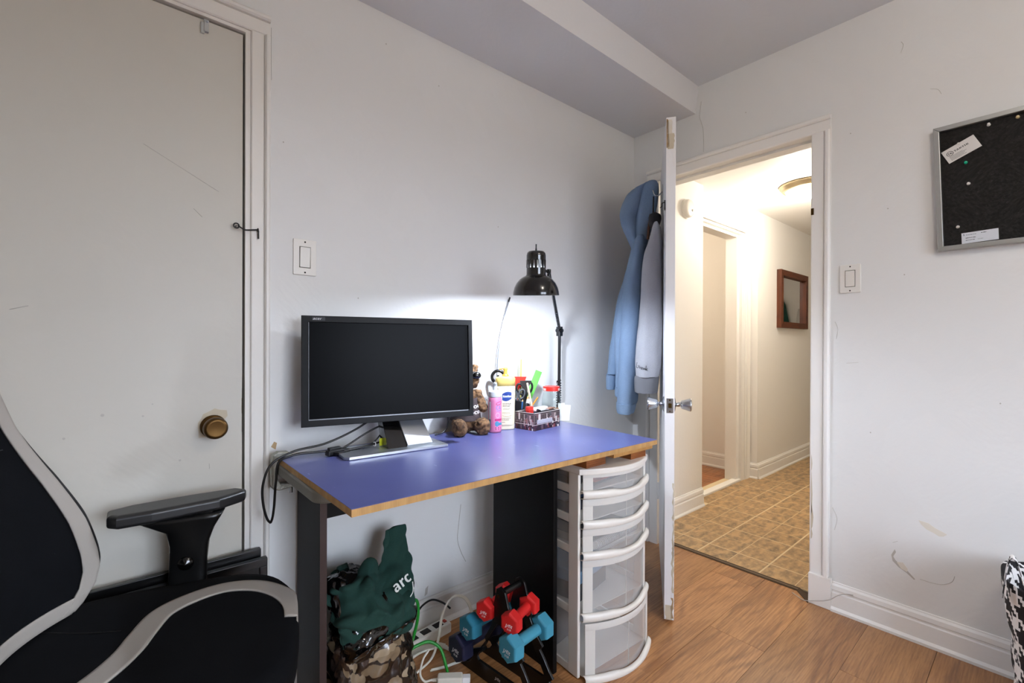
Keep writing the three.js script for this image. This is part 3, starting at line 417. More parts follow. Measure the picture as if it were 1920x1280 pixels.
{ // cast clamp on the desk's left edge
  const t = thing('desk_clamp', 'cast silver C-clamp gripping the left edge of the desk', 'clamp', [0, 0, 0.055]);
  const cm = std(0x9a9a90, 0.4, { metalness: 0.6, bumpMap: rep(wallBump, 6), bumpScale: 0.002 });
  obj('clamp_frame', ext([[-1.846, 0.758], [-1.862, 0.768], [-1.888, 0.77], [-1.902, 0.762], [-1.906, 0.74], [-1.906, 0.672], [-1.9, 0.66], [-1.886, 0.655], [-1.84, 0.66], [-1.84, 0.672], [-1.882, 0.676], [-1.889, 0.69], [-1.889, 0.745], [-1.884, 0.752], [-1.848, 0.752]], 0.02, 0.003).translate(0, 0, -0.01), cm, t);
  obj('raised_lettering', [0, 1, 2, 3, 4, 5, 6].map(i => rbox(-1.902, -1.893, 0.68 + i * 0.009, 0.686 + i * 0.009, 0.01, 0.0125, 0.0008)), cm, t);
  obj('screw', [rod([-1.85, 0.64, 0], [-1.85, 0.695, 0], 0.005), cyl(0.012, 0.012, 0.695, 0.7, -1.85, 0, 16)], M.steel, t);
}
// ------------------------------------------------------------------ desk lamp
{
  const base = [-0.692, DH, 0.072], t = thing('desk_lamp', 'black swing-arm desk lamp with a domed metal shade, switched on, clamped to the desk', 'desk lamp', base);
  const L = p => [p[0] - base[0], p[1] - base[1], p[2] - base[2]];
  const E0 = L([-0.692, 1.15, 0.075]), J = L([-1.03, 1.36, 0.34]), S = L([-1.111, 1.268, 0.356]);
  obj('clamp_foot', [cyl(0.02, 0.018, 0, 0.02, 0, 0, 20), cyl(0.012, 0.01, 0.02, 0.06, 0, 0, 16)], M.blackSatin, t);
  const bar = (a, b, s) => [-1, 1].map(q => rod([a[0] + q * s, a[1], a[2] - q * s * 0.8], [b[0] + q * s, b[1], b[2] - q * s * 0.8], 0.006, 0.006, 10));
  obj('lower_arm', bar([0, 0.02, 0], E0, 0.0088), M.blackSatin, t);
  for (const q of [-1, 1]) { const g = []; g.push(tube(Array.from({ length: 60 }, (_, i) => [q * 0.022 + 0.0048 * Math.cos(i * 1.05), 0.055 + i * 0.0019, -q * 0.013 + 0.0048 * Math.sin(i * 1.05)]), 0.0017, 240, 5)); obj('spring', g, std(0x2b2f35, 0.35, { metalness: 0.6 }), t); }
  obj('spring_bracket', rod([-0.028, 0.172, 0.016], [0.028, 0.172, -0.016], 0.0038), M.blackSatin, t); obj('spring_bracket', rod([-0.022, 0.05, 0.012], [0.022, 0.05, -0.012], 0.003), M.blackSatin, t);
  obj('elbow_joint', [rbox(-0.013, 0.013, -0.02, 0.024, -0.01, 0.01, 0.003).translate(...E0), cyl(0.009, 0.009, -0.018, 0.018, 0, 0, 16).rotateX(Math.PI / 2).translate(E0[0], E0[1] + 0.006, E0[2])], M.blackSatin, t);
  obj('upper_arm', bar([E0[0], E0[1] + 0.01, E0[2]], J, 0.0085), M.blackSatin, t);
  const lerp = (u, o) => [E0[0] + (J[0] - E0[0]) * u + o, E0[1] + (J[1] - E0[1]) * u + o * 0.4, E0[2] + (J[2] - E0[2]) * u - o];
  for (const o of [-0.016, 0.016]) obj('spring', tube(Array.from({ length: 60 }, (_, i) => { const p = lerp(0.08 + i * 0.0055, o); return [p[0] + 0.0042 * Math.cos(i * 1.05), p[1] + 0.003 * Math.sin(i * 1.05), p[2] + 0.0042 * Math.sin(i * 1.05)]; }), 0.0016, 240, 5), std(0x2b2f35, 0.35, { metalness: 0.6 }), t);
  obj('spring_bracket', rod(lerp(0.43, -0.024), lerp(0.43, 0.024), 0.0038), M.blackSatin, t); obj('spring_bracket', rod(lerp(0.05, -0.02), lerp(0.05, 0.02), 0.003), M.blackSatin, t);
  const sh = new THREE.Group(); sh.position.set(...S); // tipped a little, opening away from the camera
  const ax = new THREE.Vector3(-2.25 + 1.111, 0, 1.553 - 0.356).normalize(); sh.quaternion.setFromAxisAngle(new THREE.Vector3(ax.z, 0, -ax.x), 0.102); t.add(sh); sh.name = 'lamp_head';
  const outer = [[0.0815, 0], [0.083, 0.001], [0.082, 0.012], [0.078, 0.028], [0.070, 0.044], [0.058, 0.058], [0.046, 0.066], [0.0365, 0.070], [0.0345, 0.076], [0.0345, 0.098]];
  const inner = [[0.033, 0.098], [0.033, 0.074], [0.045, 0.0635], [0.056, 0.056], [0.068, 0.042], [0.076, 0.027], [0.0798, 0.012], [0.081, 0.001]];
  obj('lamp_shade', lathe([...outer, ...inner, [0.0815, 0]], 64), M.blackGloss, sh);
  obj('reflector', lathe([[0.0795, 0.011], [0.0757, 0.0268], [0.0677, 0.0418], [0.0557, 0.0558], [0.0447, 0.0632], [0.0327, 0.0738], [0.0327, 0.097]], 64), std(0xf4f4f2, 0.35, { side: THREE.DoubleSide }), sh);
  obj('neck_cap', lathe([[0.0345, 0.125], [0.0345, 0.141], [0.0325, 0.15], [0.027, 0.156], [0.015, 0.158], [0.005, 0.159], [0, 0.159]], 48), M.blackGloss, sh);
  obj('neck_liner', lathe([[0, 0.125], [0.0295, 0.125], [0.0295, 0.098], [0.0285, 0.098], [0.0285, 0.124], [0, 0.124]], 40), std(0xf2f2f2, 0.4, { side: THREE.DoubleSide, emissive: 0xdde8ff, emissiveIntensity: 0.0 }), sh);
  const bars = []; for (let i = 0; i < 16; i++) { const a = i / 16 * Math.PI * 2; bars.push(box(-0.0042, 0.0042, 0.0975, 0.1255, 0.0328, 0.0346).rotateY(a)); } obj('vent_bars', bars, M.blackGloss, sh);
  obj('switch_knob', [cyl(0.0035, 0.003, 0.158, 0.166, 0, 0, 14), cyl(0.0022, 0.0026, 0.166, 0.181, 0, 0, 14)], M.blackSatin, sh);
  obj('yoke', [rod([0.03, 0.09, -0.012], [0.05, 0.11, -0.02], 0.004)], M.blackSatin, sh);
  obj('bulb', [new THREE.SphereGeometry(0.024, 24, 16).translate(0, 0.027, 0), cyl(0.014, 0.012, 0.045, 0.09, 0, 0, 20)], std(0xffffff, 0.5, { emissive: 0xe8f0ff, emissiveIntensity: 6 }), sh);
  obj('arm_joint', [rod([J[0], J[1] - 0.014, J[2]], [J[0], J[1] + 0.012, J[2]], 0.008), rod(J, [S[0] + 0.028, S[1] + 0.105, S[2] - 0.012], 0.005)], M.blackSatin, t);
  const l = new THREE.PointLight(DESK_LAMP.color, DESK_LAMP.power); l.position.set(base[0] + S[0], base[1] + S[1] + 0.013, base[2] + S[2]); l.castShadow = true; l.shadow.radius = 0.8; scene.add(l);
}
// ------------------------------------------------------------------ monitor
{
  const TL = [-1.832, 1.183, 0.092], TR = [-1.299, 1.173, 0.226], w = Math.hypot(TR[0] - TL[0], TR[2] - TL[2]), ang = -Math.atan2(TR[2] - TL[2], TR[0] - TL[0]), h = 0.331;
  const t = thing('monitor', 'black widescreen computer monitor on a silver aluminium foot on the blue desk', 'monitor', [TL[0], DH, TL[2]], ang);
  const y1 = 0.428, y0 = y1 - h - 0.005, b = 0.02, TLT = new THREE.Matrix4().makeTranslation(0, y1, 0).multiply(new THREE.Matrix4().makeRotationX(-0.055)).multiply(new THREE.Matrix4().makeTranslation(0, -y1, 0)), scr = (...a) => { const m = obj(...a); m.geometry.applyMatrix4(TLT); return m; }, bz = phys(0x0c0d0f, 0.45, { specularIntensity: 0.45 });
  const fr = shape([[0, y0], [w, y0], [w, y1], [0, y1]]); const ho = new THREE.Path(); [[b, y0 + b + 0.003], [w - b + 0.004, y0 + b + 0.003], [w - b + 0.004, y1 - b], [b, y1 - b]].forEach((q, i) => i ? ho.lineTo(...q) : ho.moveTo(...q)); ho.closePath(); fr.holes.push(ho);
  scr('bezel', ext(fr, 0.012, 0.0015).translate(0, 0, -0.012), bz, t); scr('rear_shell', rbox(0.004, w - 0.004, y0 + 0.004, y1 - 0.004, -0.035, -0.01, 0.006), M.black, t);
  scr('rear_bulge', rbox(0.12, w - 0.12, y0 + 0.04, y1 - 0.05, -0.055, -0.03, 0.01), M.black, t);
  P(scr('screen', box(b - 0.002, w - b + 0.006, y0 + b, y1 - b + 0.002, -0.006, -0.0035), phys(0x030407, 0.3, { specularIntensity: 0.12 }), t), 'switched-off dark screen');
  scr('screen_lip', [box(b, w - b, y0 + b - 0.0005, y0 + b + 0.0025, -0.001, 0.0018), box(b, b + 0.001, y0 + b, y1 - b, -0.001, 0.0016)], std(0x84868c, 0.3, { metalness: 0.6 }), t);
  const logo = canvasTex(256, 64, (c, W, H) => { c.fillStyle = '#17181b'; c.fillRect(0, 0, W, H); c.fillStyle = '#c9ccd0'; c.font = 'bold italic 60px sans-serif'; c.save(); c.translate(10, 50); c.scale(1.35, 0.95); c.fillText('acer', 0, 0); c.restore(); });
  scr('logo', new THREE.PlaneGeometry(0.037, 0.0105).translate(0.048, y1 - 0.0095, 0.0024), std(0xffffff, 0.4, { map: logo }), t);
  // foot: bent sheet, base plate running along the desk front
  const ft = new THREE.Group(); ft.name = 'stand'; t.add(ft); ft.rotation.y = -ang - 0.085; ft.position.set(0.125, 0, 0.045);
  // local of the foot: x along its front edge
  const plate = shape([[0.012, 0], [0.335, 0], [0.335, 0.145], [0, 0.145], [0, 0.012]]);
  obj('foot_plate', ext(plate, 0.006, 0.0015).rotateX(-Math.PI / 2).translate(-0.02, 0.0022, 0.057), M.alu, ft);
  obj('riser_plate', [ext([[0, 0], [0.088, 0], [0.07, 0.12], [-0.012, 0.12]], 0.005, 0.001).rotateX(-0.62).translate(0.188, 0.011, 0.016), ], M.alu, ft);
  obj('riser_block', ext([[0.02, 0.0085], [-0.05, 0.0085], [-0.1, 0.13], [-0.066, 0.13]], 0.06, 0.002).rotateY(-Math.PI / 2).translate(0.186, 0, 0), M.blackGloss, ft);
}
// ------------------------------------------------------------------ storage tower
{
  const t = thing('drawer_tower', 'white plastic storage tower with five clear bowed drawers under the right end of the desk', 'drawers', [-1.113, 0, 0.561], -0.06);
  const W = 0.352, D = 0.36, bow = x => 0.055 * (1 - Math.pow(2 * x / W - 1, 2)), levels = [0.0, 0.195, 0.395, 0.497, 0.595, 0.687], pw = M.plasticWhite;
  const bowShape = (x0, x1, back, o) => { const p = []; for (let i = 0; i <= 20; i++) { const x = x0 + (x1 - x0) * i / 20; p.push([x, -(bow(x) + o)]); } p.push([x1, -back], [x0, -back]); return p; };
  const slab = (x0, x1, back, o, y0, h, b = 0.002) => ext(bowShape(x0, x1, back, o), h - 2 * b, b).rotateX(-Math.PI / 2).translate(0, y0 + b, 0);
  for (const [x, z] of [[0, -0.045], [W - 0.012, -0.045], [0, -D], [W - 0.012, -D]]) obj('post', rbox(x, x + 0.012, 0.004, 0.675, z, z + 0.045, 0.003), pw, t);
  obj('top_lid', slab(-0.002, W + 0.002, -D - 0.002, 0.008, 0.668, 0.02, 0.004), pw, t);
  for (let k = 0; k < 5; k++) {
    const y0 = levels[k], y1 = levels[k + 1], fh = y1 - y0;
    obj('shelf', [rbox(0.001, 0.011, y0 + 0.004, y0 + 0.03, -D + 0.045, -0.045, 0.002), rbox(W - 0.011, W - 0.001, y0 + 0.004, y0 + 0.03, -D + 0.045, -0.045, 0.002), box(0.006, W - 0.006, y0 + 0.004, y0 + 0.007, -D + 0.01, -0.01)], pw, t);
    obj('side_window', box(0.004, 0.0055, y0 + 0.03, y1 - 0.001, -D + 0.045, -0.045), M.frost, t); obj('side_window', box(W - 0.0055, W - 0.004, y0 + 0.03, y1 - 0.001, -D + 0.045, -0.045), M.frost, t);
    const o = k === 0 ? 0.012 : 0, x0 = 0.014, x1 = W - 0.014;
    const dr = new THREE.Group(); dr.name = 'drawer'; dr.position.z = k === 0 ? 0.012 : 0; t.add(dr);
    const front = (a, b, oo, ya, yb) => sheet((u, v) => [a + (b - a) * u, ya + (yb - ya) * v, bow(a + (b - a) * u) + oo], 28, 2, 0.0022);
    obj('front_panel', front(x0, x1, -0.004, y0 + 0.012, y1 - 0.014), M.frost, dr);
    obj('frosted_rim', [front(x0, x1, -0.001, y1 - 0.03, y1 - 0.008), front(x0, x0 + 0.03, -0.0012, y0 + 0.012, y1 - 0.03), front(x1 - 0.03, x1, -0.0012, y0 + 0.012, y1 - 0.03)], M.frostRim, dr);
    obj('bin', box(x0, x1, y0 + 0.0095, y0 + 0.011, -D + 0.02, -0.004), M.frostRim, dr);
    // white lip along the foot of the drawer, dipping in the middle to make the pull
    const lip = sheet((u, v) => { const x = x0 - 0.008 + (x1 - x0 + 0.016) * u; const wav = 0.009 * Math.exp(-Math.pow((u - 0.55) / 0.2, 4)); const a = v * Math.PI; return [x, y0 + 0.009 + (0.0125 + (a < 1.57 ? -wav : 0)) * Math.cos(a), bow(clamp(x, 0, W)) + 0.002 + 0.013 * Math.pow(Math.sin(a), 0.6)]; }, 48, 10, 0.003);
    obj('drawer_pull', lip, pw, dr);
    obj('mould_seam', front(W / 2 - 0.0006, W / 2 + 0.0006, -0.002, y0 + 0.018, y1 - 0.012), M.frostRim, dr);
  }
  const TP = (x, y, z) => { const a = -0.06; return [-1.113 + x * Math.cos(a) + z * Math.sin(a), y, 0.561 - x * Math.sin(a) + z * Math.cos(a)]; };
  const inn = (name, label, cat, geos, m, p, ry = 0) => { const g = thing(name, label, cat, p, ry - 0.06); geos.forEach(([n, q, mm]) => obj(n, q, mm || m, g)); return g; };
  inn('folder', 'dark folder with red edges lying in the top clear drawer', 'folder', [['cover', rbox(-0.12, 0.12, 0, 0.014, -0.13, 0.12, 0.003)], ['red_edge', rbox(-0.122, 0.122, 0.014, 0.0165, 0.085, 0.125, 0.001), std(0xb43a42, 0.5)]], std(0x31384a, 0.5), TP(0.2, 0.609, -0.16), 0.15);
  inn('cable_box', 'dark grey gadget box in the left of the top clear drawer', 'box', [['case', rbox(-0.035, 0.035, 0, 0.04, -0.1, 0.1, 0.004)], ['lid', rbox(-0.036, 0.036, 0.04, 0.048, -0.1, 0.1, 0.003)]], std(0x2a2c2c, 0.5), TP(0.045, 0.609, -0.16), 0);
  inn('storage_case', 'navy blue case in the second clear drawer from the top', 'case', [['case', rbox(-0.1, 0.08, 0, 0.045, -0.12, 0.1, 0.006)], ['lid', rbox(-0.1, 0.08, 0.045, 0.052, -0.12, 0.1, 0.004), std(0x3a5a86, 0.5)]], std(0x1a2138, 0.5), TP(0.12, 0.5095, -0.18), 0);
  { const g = thing('spiral_notebook', 'stack of spiral-bound notebooks in the third clear drawer from the top', 'notebook', TP(0.18, 0.4075, -0.1), 0.12 - 0.06); obj('pages', rbox(-0.13, 0.13, 0, 0.028, -0.16, 0.09, 0.002), std(0xb6b3ac, 0.8), g); obj('cover', rbox(-0.13, 0.13, 0.028, 0.031, -0.16, 0.09, 0.001), std(0x6f7276, 0.6), g); obj('spiral', Array.from({ length: 30 }, (_, i) => new THREE.TorusGeometry(0.014, 0.0012, 6, 14).rotateY(Math.PI / 2).translate(-0.122 + i * 0.0084, 0.015, 0.095)), M.steel, g).userData.kind = 'stuff'; }
  inn('document_box', 'steel-blue and black box in the fourth clear drawer from the top', 'box', [['case', rbox(-0.09, 0.11, 0, 0.06, -0.15, 0.1, 0.005)], ['lid', rbox(-0.092, 0.112, 0.06, 0.105, -0.152, 0.102, 0.006), std(0x5d7f9c, 0.45)]], std(0x202327, 0.5), TP(0.12, 0.2075, -0.17), 0.25);
  inn('rolled_towel', 'grey rolled cloth at the back of the lowest clear drawer', 'cloth', [['cloth_roll', crumple(loft([{ c: [-0.1, 0.075, 0], a: [0, 0.05, 0], b: [0, 0, 0.05] }, { c: [-0.095, 0.075, 0], a: [0, 0.07, 0], b: [0, 0, 0.07] }, { c: [0.09, 0.075, 0], a: [0, 0.07, 0], b: [0, 0, 0.07] }, { c: [0.1, 0.075, 0], a: [0, 0.05, 0], b: [0, 0, 0.05] }], 28), 0.01, [20, 20, 20])]], std(0x85868a, 0.9), TP(0.12, 0.0125, -0.2), 0.2);
}
// ------------------------------------------------------------------ things on the desk
{ // lotion bottle
  const t = thing('lotion_bottle', 'tall cream pump bottle of lotion with a yellow cap and blue emblem on the desk', 'bottle', [-1.06, DH, 0.125], -0.62);
  const cream = phys(0xe2d9bc, 0.38, { clearcoat: 0.2 });
  obj('bottle_body', loft([{ c: [0, 0, 0], a: [0.034, 0, 0], b: [0, 0, 0.02], e: 2.6 }, { c: [0, 0.003, 0], a: [0.0375, 0, 0], b: [0, 0, 0.023], e: 2.6 }, { c: [0, 0.09, 0], a: [0.0385, 0, 0], b: [0, 0, 0.0235], e: 2.6 }, { c: [0, 0.165, 0], a: [0.0395, 0, 0], b: [0, 0, 0.023], e: 2.6 }, { c: [0, 0.178, 0], a: [0.039, 0, 0], b: [0, 0, 0.022], e: 2.6 }], 48), cream, t);
  const yel = phys(0xe5cb72, 0.3, { clearcoat: 0.3 });
  obj('cap', loft([{ c: [0, 0.176, 0], a: [0.04, 0, 0], b: [0, 0, 0.0235], e: 2.6 }, { c: [0, 0.204, 0], a: [0.0405, 0, 0], b: [0, 0, 0.022], e: 2.6 }, { c: [0, 0.21, 0], a: [0.036, 0, 0], b: [0, 0, 0.019], e: 2.4 }, { c: [0, 0.214, 0], a: [0.016, 0, 0], b: [0, 0, 0.014] }], 48), yel, t);
  const p = obj('pump', [lathe([[0, 0.212], [0.015, 0.212], [0.014, 0.218], [0.008, 0.222], [0.0075, 0.235], [0.009, 0.24], [0.008, 0.247], [0, 0.248]], 24), tube([[0, 0.243, 0], [-0.012, 0.244, 0.002], [-0.026, 0.242, 0.004]], 0.004)], std(0xc79d3c, 0.35), t);
  const lab = canvasTex(256, 512, (c, w, h) => { c.fillStyle = '#e2d9bc'; c.fillRect(0, 0, w, h); c.fillStyle = '#1d3f86'; c.beginPath(); c.moveTo(60, 62); c.quadraticCurveTo(150, 10, 236, 40); c.lineTo(236, 128); c.quadraticCurveTo(150, 190, 60, 150); c.closePath(); c.fill(); c.fillStyle = '#16307a'; c.fillRect(64, 60, 168, 22); c.fillStyle = '#fff'; c.font = 'bold italic 44px sans-serif'; c.textAlign = 'center'; c.fillText('Vaseline', 148, 110, 164); c.textAlign = 'left'; lines(c, 70, 196, 160, 3, 20, 9, '#3c3830'); lines(c, 78, 270, 140, 2, 16, 5, '#6a6150'); lines(c, 64, 330, 170, 2, 14, 5, '#8b7c5a'); c.strokeStyle = '#8c6c2e'; c.lineWidth = 4; c.beginPath(); c.ellipse(148, 372, 84, 16, 0, 0, Math.PI); c.stroke(); lines(c, 60, 412, 170, 3, 15, 6, '#6b5f48'); lines(c, 60, 470, 60, 1, 15, 6, '#4a4030'); });
  obj('front_label', sheet((u, v) => { const x = -0.027 + 0.054 * u; return [x, 0.02 + 0.14 * v, 0.0242 * Math.pow(1 - Math.pow(Math.abs(x) / 0.0385, 2.6), 1 / 2.6) + 0.0006]; }, 12, 2, 0.0004), std(0xffffff, 0.4, { map: lab }), t);
}
{ // pink foam pump bottle
  const t = thing('foam_bottle', 'pink round pump bottle with a grey cap standing before the cream lotion bottle', 'bottle', [-1.132, DH, 0.148], -0.45);
  obj('bottle_body', lathe([[0, 0], [0.022, 0], [0.0255, 0.003], [0.026, 0.01], [0.026, 0.126], [0.0255, 0.134], [0.023, 0.137], [0, 0.137]], 40), phys(0xdf86ad, 0.32, { clearcoat: 0.3 }), t);
  const lab = canvasTex(256, 384, (c, w, h) => { c.fillStyle = '#dd83ab'; c.fillRect(0, 0, w, h); c.strokeStyle = '#b3265e'; c.lineWidth = 7; c.beginPath(); c.ellipse(170, 40, 46, 18, -0.2, 0, 7); c.stroke(); c.fillStyle = '#7a86c2'; c.font = 'bold 70px sans-serif'; c.fillText('CA', 118, 118); c.fillRect(126, 128, 100, 8); c.strokeStyle = '#f3c9dc'; c.lineWidth = 5; c.beginPath(); c.arc(150, 190, 30, 0, 7); c.stroke(); c.fillStyle = '#c22b6e'; c.fillRect(104, 234, 150, 26); c.fillStyle = '#4a8fb4'; c.beginPath(); c.arc(140, 296, 34, 0, 7); c.fill(); c.fillRect(170, 284, 80, 30); c.fillStyle = '#8c2a58'; for (let i = 0; i < 3; i++) { c.fillRect(110 + i * 46, 340, 18, 12); c.fillRect(110 + i * 46, 362, 22, 8); } c.fillStyle = '#e8eef4'; c.fillRect(4, 20, 34, 220); c.fillStyle = '#4a9ab0'; c.fillRect(4, 240, 34, 130); lines(c, 10, 30, 20, 12, 16, 7, '#7b8794'); });
  obj('wrap_label', sheet((u, v) => { const a = -1.25 + 2.5 * u; return [0.0263 * Math.sin(a), 0.008 + 0.118 * v, 0.0263 * Math.cos(a)]; }, 28, 2, 0.0004), std(0xffffff, 0.4, { map: lab }), t);
  obj('cap', lathe([[0.0245, 0.137], [0.0255, 0.138], [0.0255, 0.155], [0.023, 0.16], [0.014, 0.163], [0, 0.163]], 40), std(0xc2c5c8, 0.35), t); obj('nozzle', [cyl(0.009, 0.0085, 0.163, 0.19, 0, 0, 20), rbox(-0.005, 0.005, 0.186, 0.194, -0.005, 0.012, 0.002)], std(0xb4b8bc, 0.35), t);
}
{ // patterned tray
  const t = thing('patterned_tray', 'small low box covered in a dark red photo pattern, filled with odds and ends', 'tray', [-1.006, DH, 0.24], 0.14);
  const pat = canvasTex(512, 128, (c, w, h) => { c.fillStyle = '#2a1418'; c.fillRect(0, 0, w, h); let q = 77; const rr = () => (q = (q * 16807) % 2147483647) / 2147483647; for (let i = 0; i < 60; i++) { const cols = ['#5d2c34', '#8a4a4a', '#3a2a38', '#1a1016', '#b7a19a', '#6a5358', '#49222c', '#d8cfc6', '#2b3038']; c.fillStyle = cols[Math.floor(rr() * 9)]; c.fillRect(rr() * w, rr() * h, 14 + rr() * 34, 14 + rr() * 34); } c.fillStyle = '#d9d2c8'; c.fillRect(0, 0, w, 4); c.fillRect(0, 84, w, 4); c.strokeStyle = '#bdb2a8'; c.lineWidth = 2; for (let i = 0; i < 16; i++) c.strokeRect(i * 32 + 3, 14, 22, 56); });
  const pm = std(0xffffff, 0.35, { map: pat }); const w = 0.17, d = 0.1, h = 0.07, th = 0.004;
  const side = (W2) => { const g = new THREE.BoxGeometry(W2, h, th); return g; };
  obj('side_wall', side(w).translate(w / 2, h / 2, -th / 2), pm, t); obj('side_wall', side(w).translate(w / 2, h / 2, -d + th / 2), pm, t); obj('side_wall', side(d - 2 * th).rotateY(Math.PI / 2).translate(th / 2, h / 2, -d / 2), pm, t); obj('side_wall', side(d - 2 * th).rotateY(Math.PI / 2).translate(w - th / 2, h / 2, -d / 2), pm, t); obj('bottom', box(th, w - th, 0, 0.004, -d + th, -th), M.darkWood, t);
  obj('front_sticker', rbox(0.015, 0.115, 0.026, 0.042, 0.0002, 0.003, 0.0012), std(0xb8b6bc, 0.3), t);
  const a = 0.14, TP = (x, y, z) => [-1.006 + x * Math.cos(a) + z * Math.sin(a), DH + y, 0.24 - x * Math.sin(a) + z * Math.cos(a)];
  const it = (name, label, cat, g, m, p, ry = 0, extra) => { const o = thing(name, label, cat, TP(...p), ry + a); obj(name === 'marker' ? 'barrel' : 'body', g, m, o); if (extra) for (const [n, gg, mm] of extra) obj(n, gg, mm, o); };
  it('charger_block', 'white rounded plug pack lying on top of the patterned tray', 'charger', rbox(-0.042, 0.042, 0, 0.02, -0.014, 0.014, 0.006), M.white, [0.093, 0.063, -0.045], 0.05, [['red_spot', rbox(-0.041, -0.036, 0.003, 0.01, 0.013, 0.0148, 0.0006), std(0xa82a2a, 0.4)]]);
  it('red_case', 'red plastic case standing in the left of the patterned tray', 'case', rbox(-0.014, 0.014, 0, 0.085, -0.01, 0.01, 0.003), std(0xd8332c, 0.4), [0.036, 0.0045, -0.055], -0.1, [['lid', rbox(-0.0145, 0.0145, 0.066, 0.07, -0.0105, 0.0105, 0.001), std(0xb3241f, 0.4)]]);
  it('marker', 'black marker pen leaning out of the patterned tray', 'marker', rod([0, 0, 0], [0.06, 0.055, -0.03], 0.0075), M.blackSatin, [0.012, 0.052, -0.06], 0, [['pen_cap', rod([0.045, 0.0415, -0.0225], [0.062, 0.057, -0.031], 0.0085), std(0xc9c9c9, 0.3)]]);
  it('marker', 'grey marker pen lying in the front of the patterned tray', 'marker', rod([0, 0.02, 0], [0.05, 0.0, 0.005], 0.005), std(0x5a6068, 0.35), [0.05, 0.055, -0.025], 0, [['pen_cap', rod([0, 0.02, 0], [0.015, 0.014, 0.0015], 0.006), M.black]]);
  it('wallet', 'dark folded pouch filling the patterned tray', 'pouch', rbox(-0.055, 0.055, 0, 0.03, -0.02, 0.02, 0.008), std(0x202a33, 0.6), [0.1, 0.037, -0.03], -0.04, [['flap', rbox(-0.05, 0.05, 0.03, 0.033, -0.018, 0.016, 0.0012), std(0x121417, 0.5)]]);
  it('sachet', 'small brown foil sachet at the right of the patterned tray', 'sachet', rbox(-0.025, 0.025, 0, 0.008, -0.012, 0.012, 0.003), std(0x9a6f5a, 0.3), [0.14, 0.068, -0.035], 0.2, [['seam', rbox(-0.027, -0.024, 0.002, 0.006, -0.012, 0.012, 0.001), M.alu]]);
}
{ // jar of nuts
  const t = thing('glass_jar', 'clear glass jar with a red screw lid, a third full of nuts', 'jar', [-0.785, DH, 0.115]);
  const gl = phys(0xf2f7f6, 0.03, { transmission: 1, thickness: 0, ior: 1.45 });
  obj('glass', lathe([[0, 0.001], [0.038, 0.001], [0.0425, 0.006], [0.043, 0.095], [0.042, 0.105], [0.036, 0.125], [0.034, 0.135], [0.034, 0.14]], 48), gl, t);
  const lt = canvasTex(512, 32, (c, w, h) => { c.fillStyle = '#c8281f'; c.fillRect(0, 0, w, h); c.fillStyle = '#fff'; lines(c, 10, 14, 490, 1, 9, 8, '#ffe9e0'); });
  obj('lid', [lathe([[0.037, 0.136], [0.0375, 0.138], [0.0375, 0.153], [0.036, 0.156]], 48), lathe([[0.036, 0.156], [0.0345, 0.1565], [0, 0.1565]], 48)], std(0xffffff, 0.35, { map: lt }), t);
  const nut = new THREE.SphereGeometry(1, 10, 8), nm = [0x9a6a42, 0x7d4a2c, 0xb08558, 0x8a2f22].map(c => std(c, 0.6)); const nuts = [[], [], [], []];
  for (let i = 0; i < 130; i++) { const r = 0.034 * Math.sqrt(rnd(1)), a = rnd(6.283), y = 0.008 + rnd(1) * 0.05; nuts[i % 4].push(nut.clone().scale(0.007, 0.0045, 0.0045).rotateZ(rnd(3)).rotateY(rnd(6)).translate(r * Math.cos(a), y, r * Math.sin(a))); }
  const all = tag(obj('nuts', nuts.flat(), nm[0], scene), 'mixed brown nuts filling the lower part of the glass jar', 'nuts'); all.userData.kind = 'stuff'; all.position.set(-0.785, DH, 0.115);
}
{ // cards
  const t = thing('white_card', 'taller white folded card leaning against the wall behind the jar', 'card', [-0.775, DH, 0.09], -0.75); obj('card_leaf', rbox(-0.014, 0.016, 0, 0.078, -0.001, 0.0005, 0.0003).rotateX(-0.2), M.paper, t); obj('card_leaf', rbox(-0.014, 0.016, 0, 0.076, 0.007, 0.0085, 0.0003).rotateX(-0.05), M.paper, t); t.position.set(-0.742, DH + 0.001, 0.135);
  const u = thing('white_card', 'smaller tilted white card beside the taller folded card at the desk corner', 'card', [-0.725, DH + 0.001, 0.15], -0.55); obj('card_leaf', rbox(-0.013, 0.013, 0, 0.07, -0.0006, 0.0006, 0.0003).rotateZ(-0.12), M.paper, u); obj('fold', rbox(-0.013, 0.013, 0, 0.07, 0.004, 0.005, 0.0003).rotateZ(-0.08), M.paper, u);
}
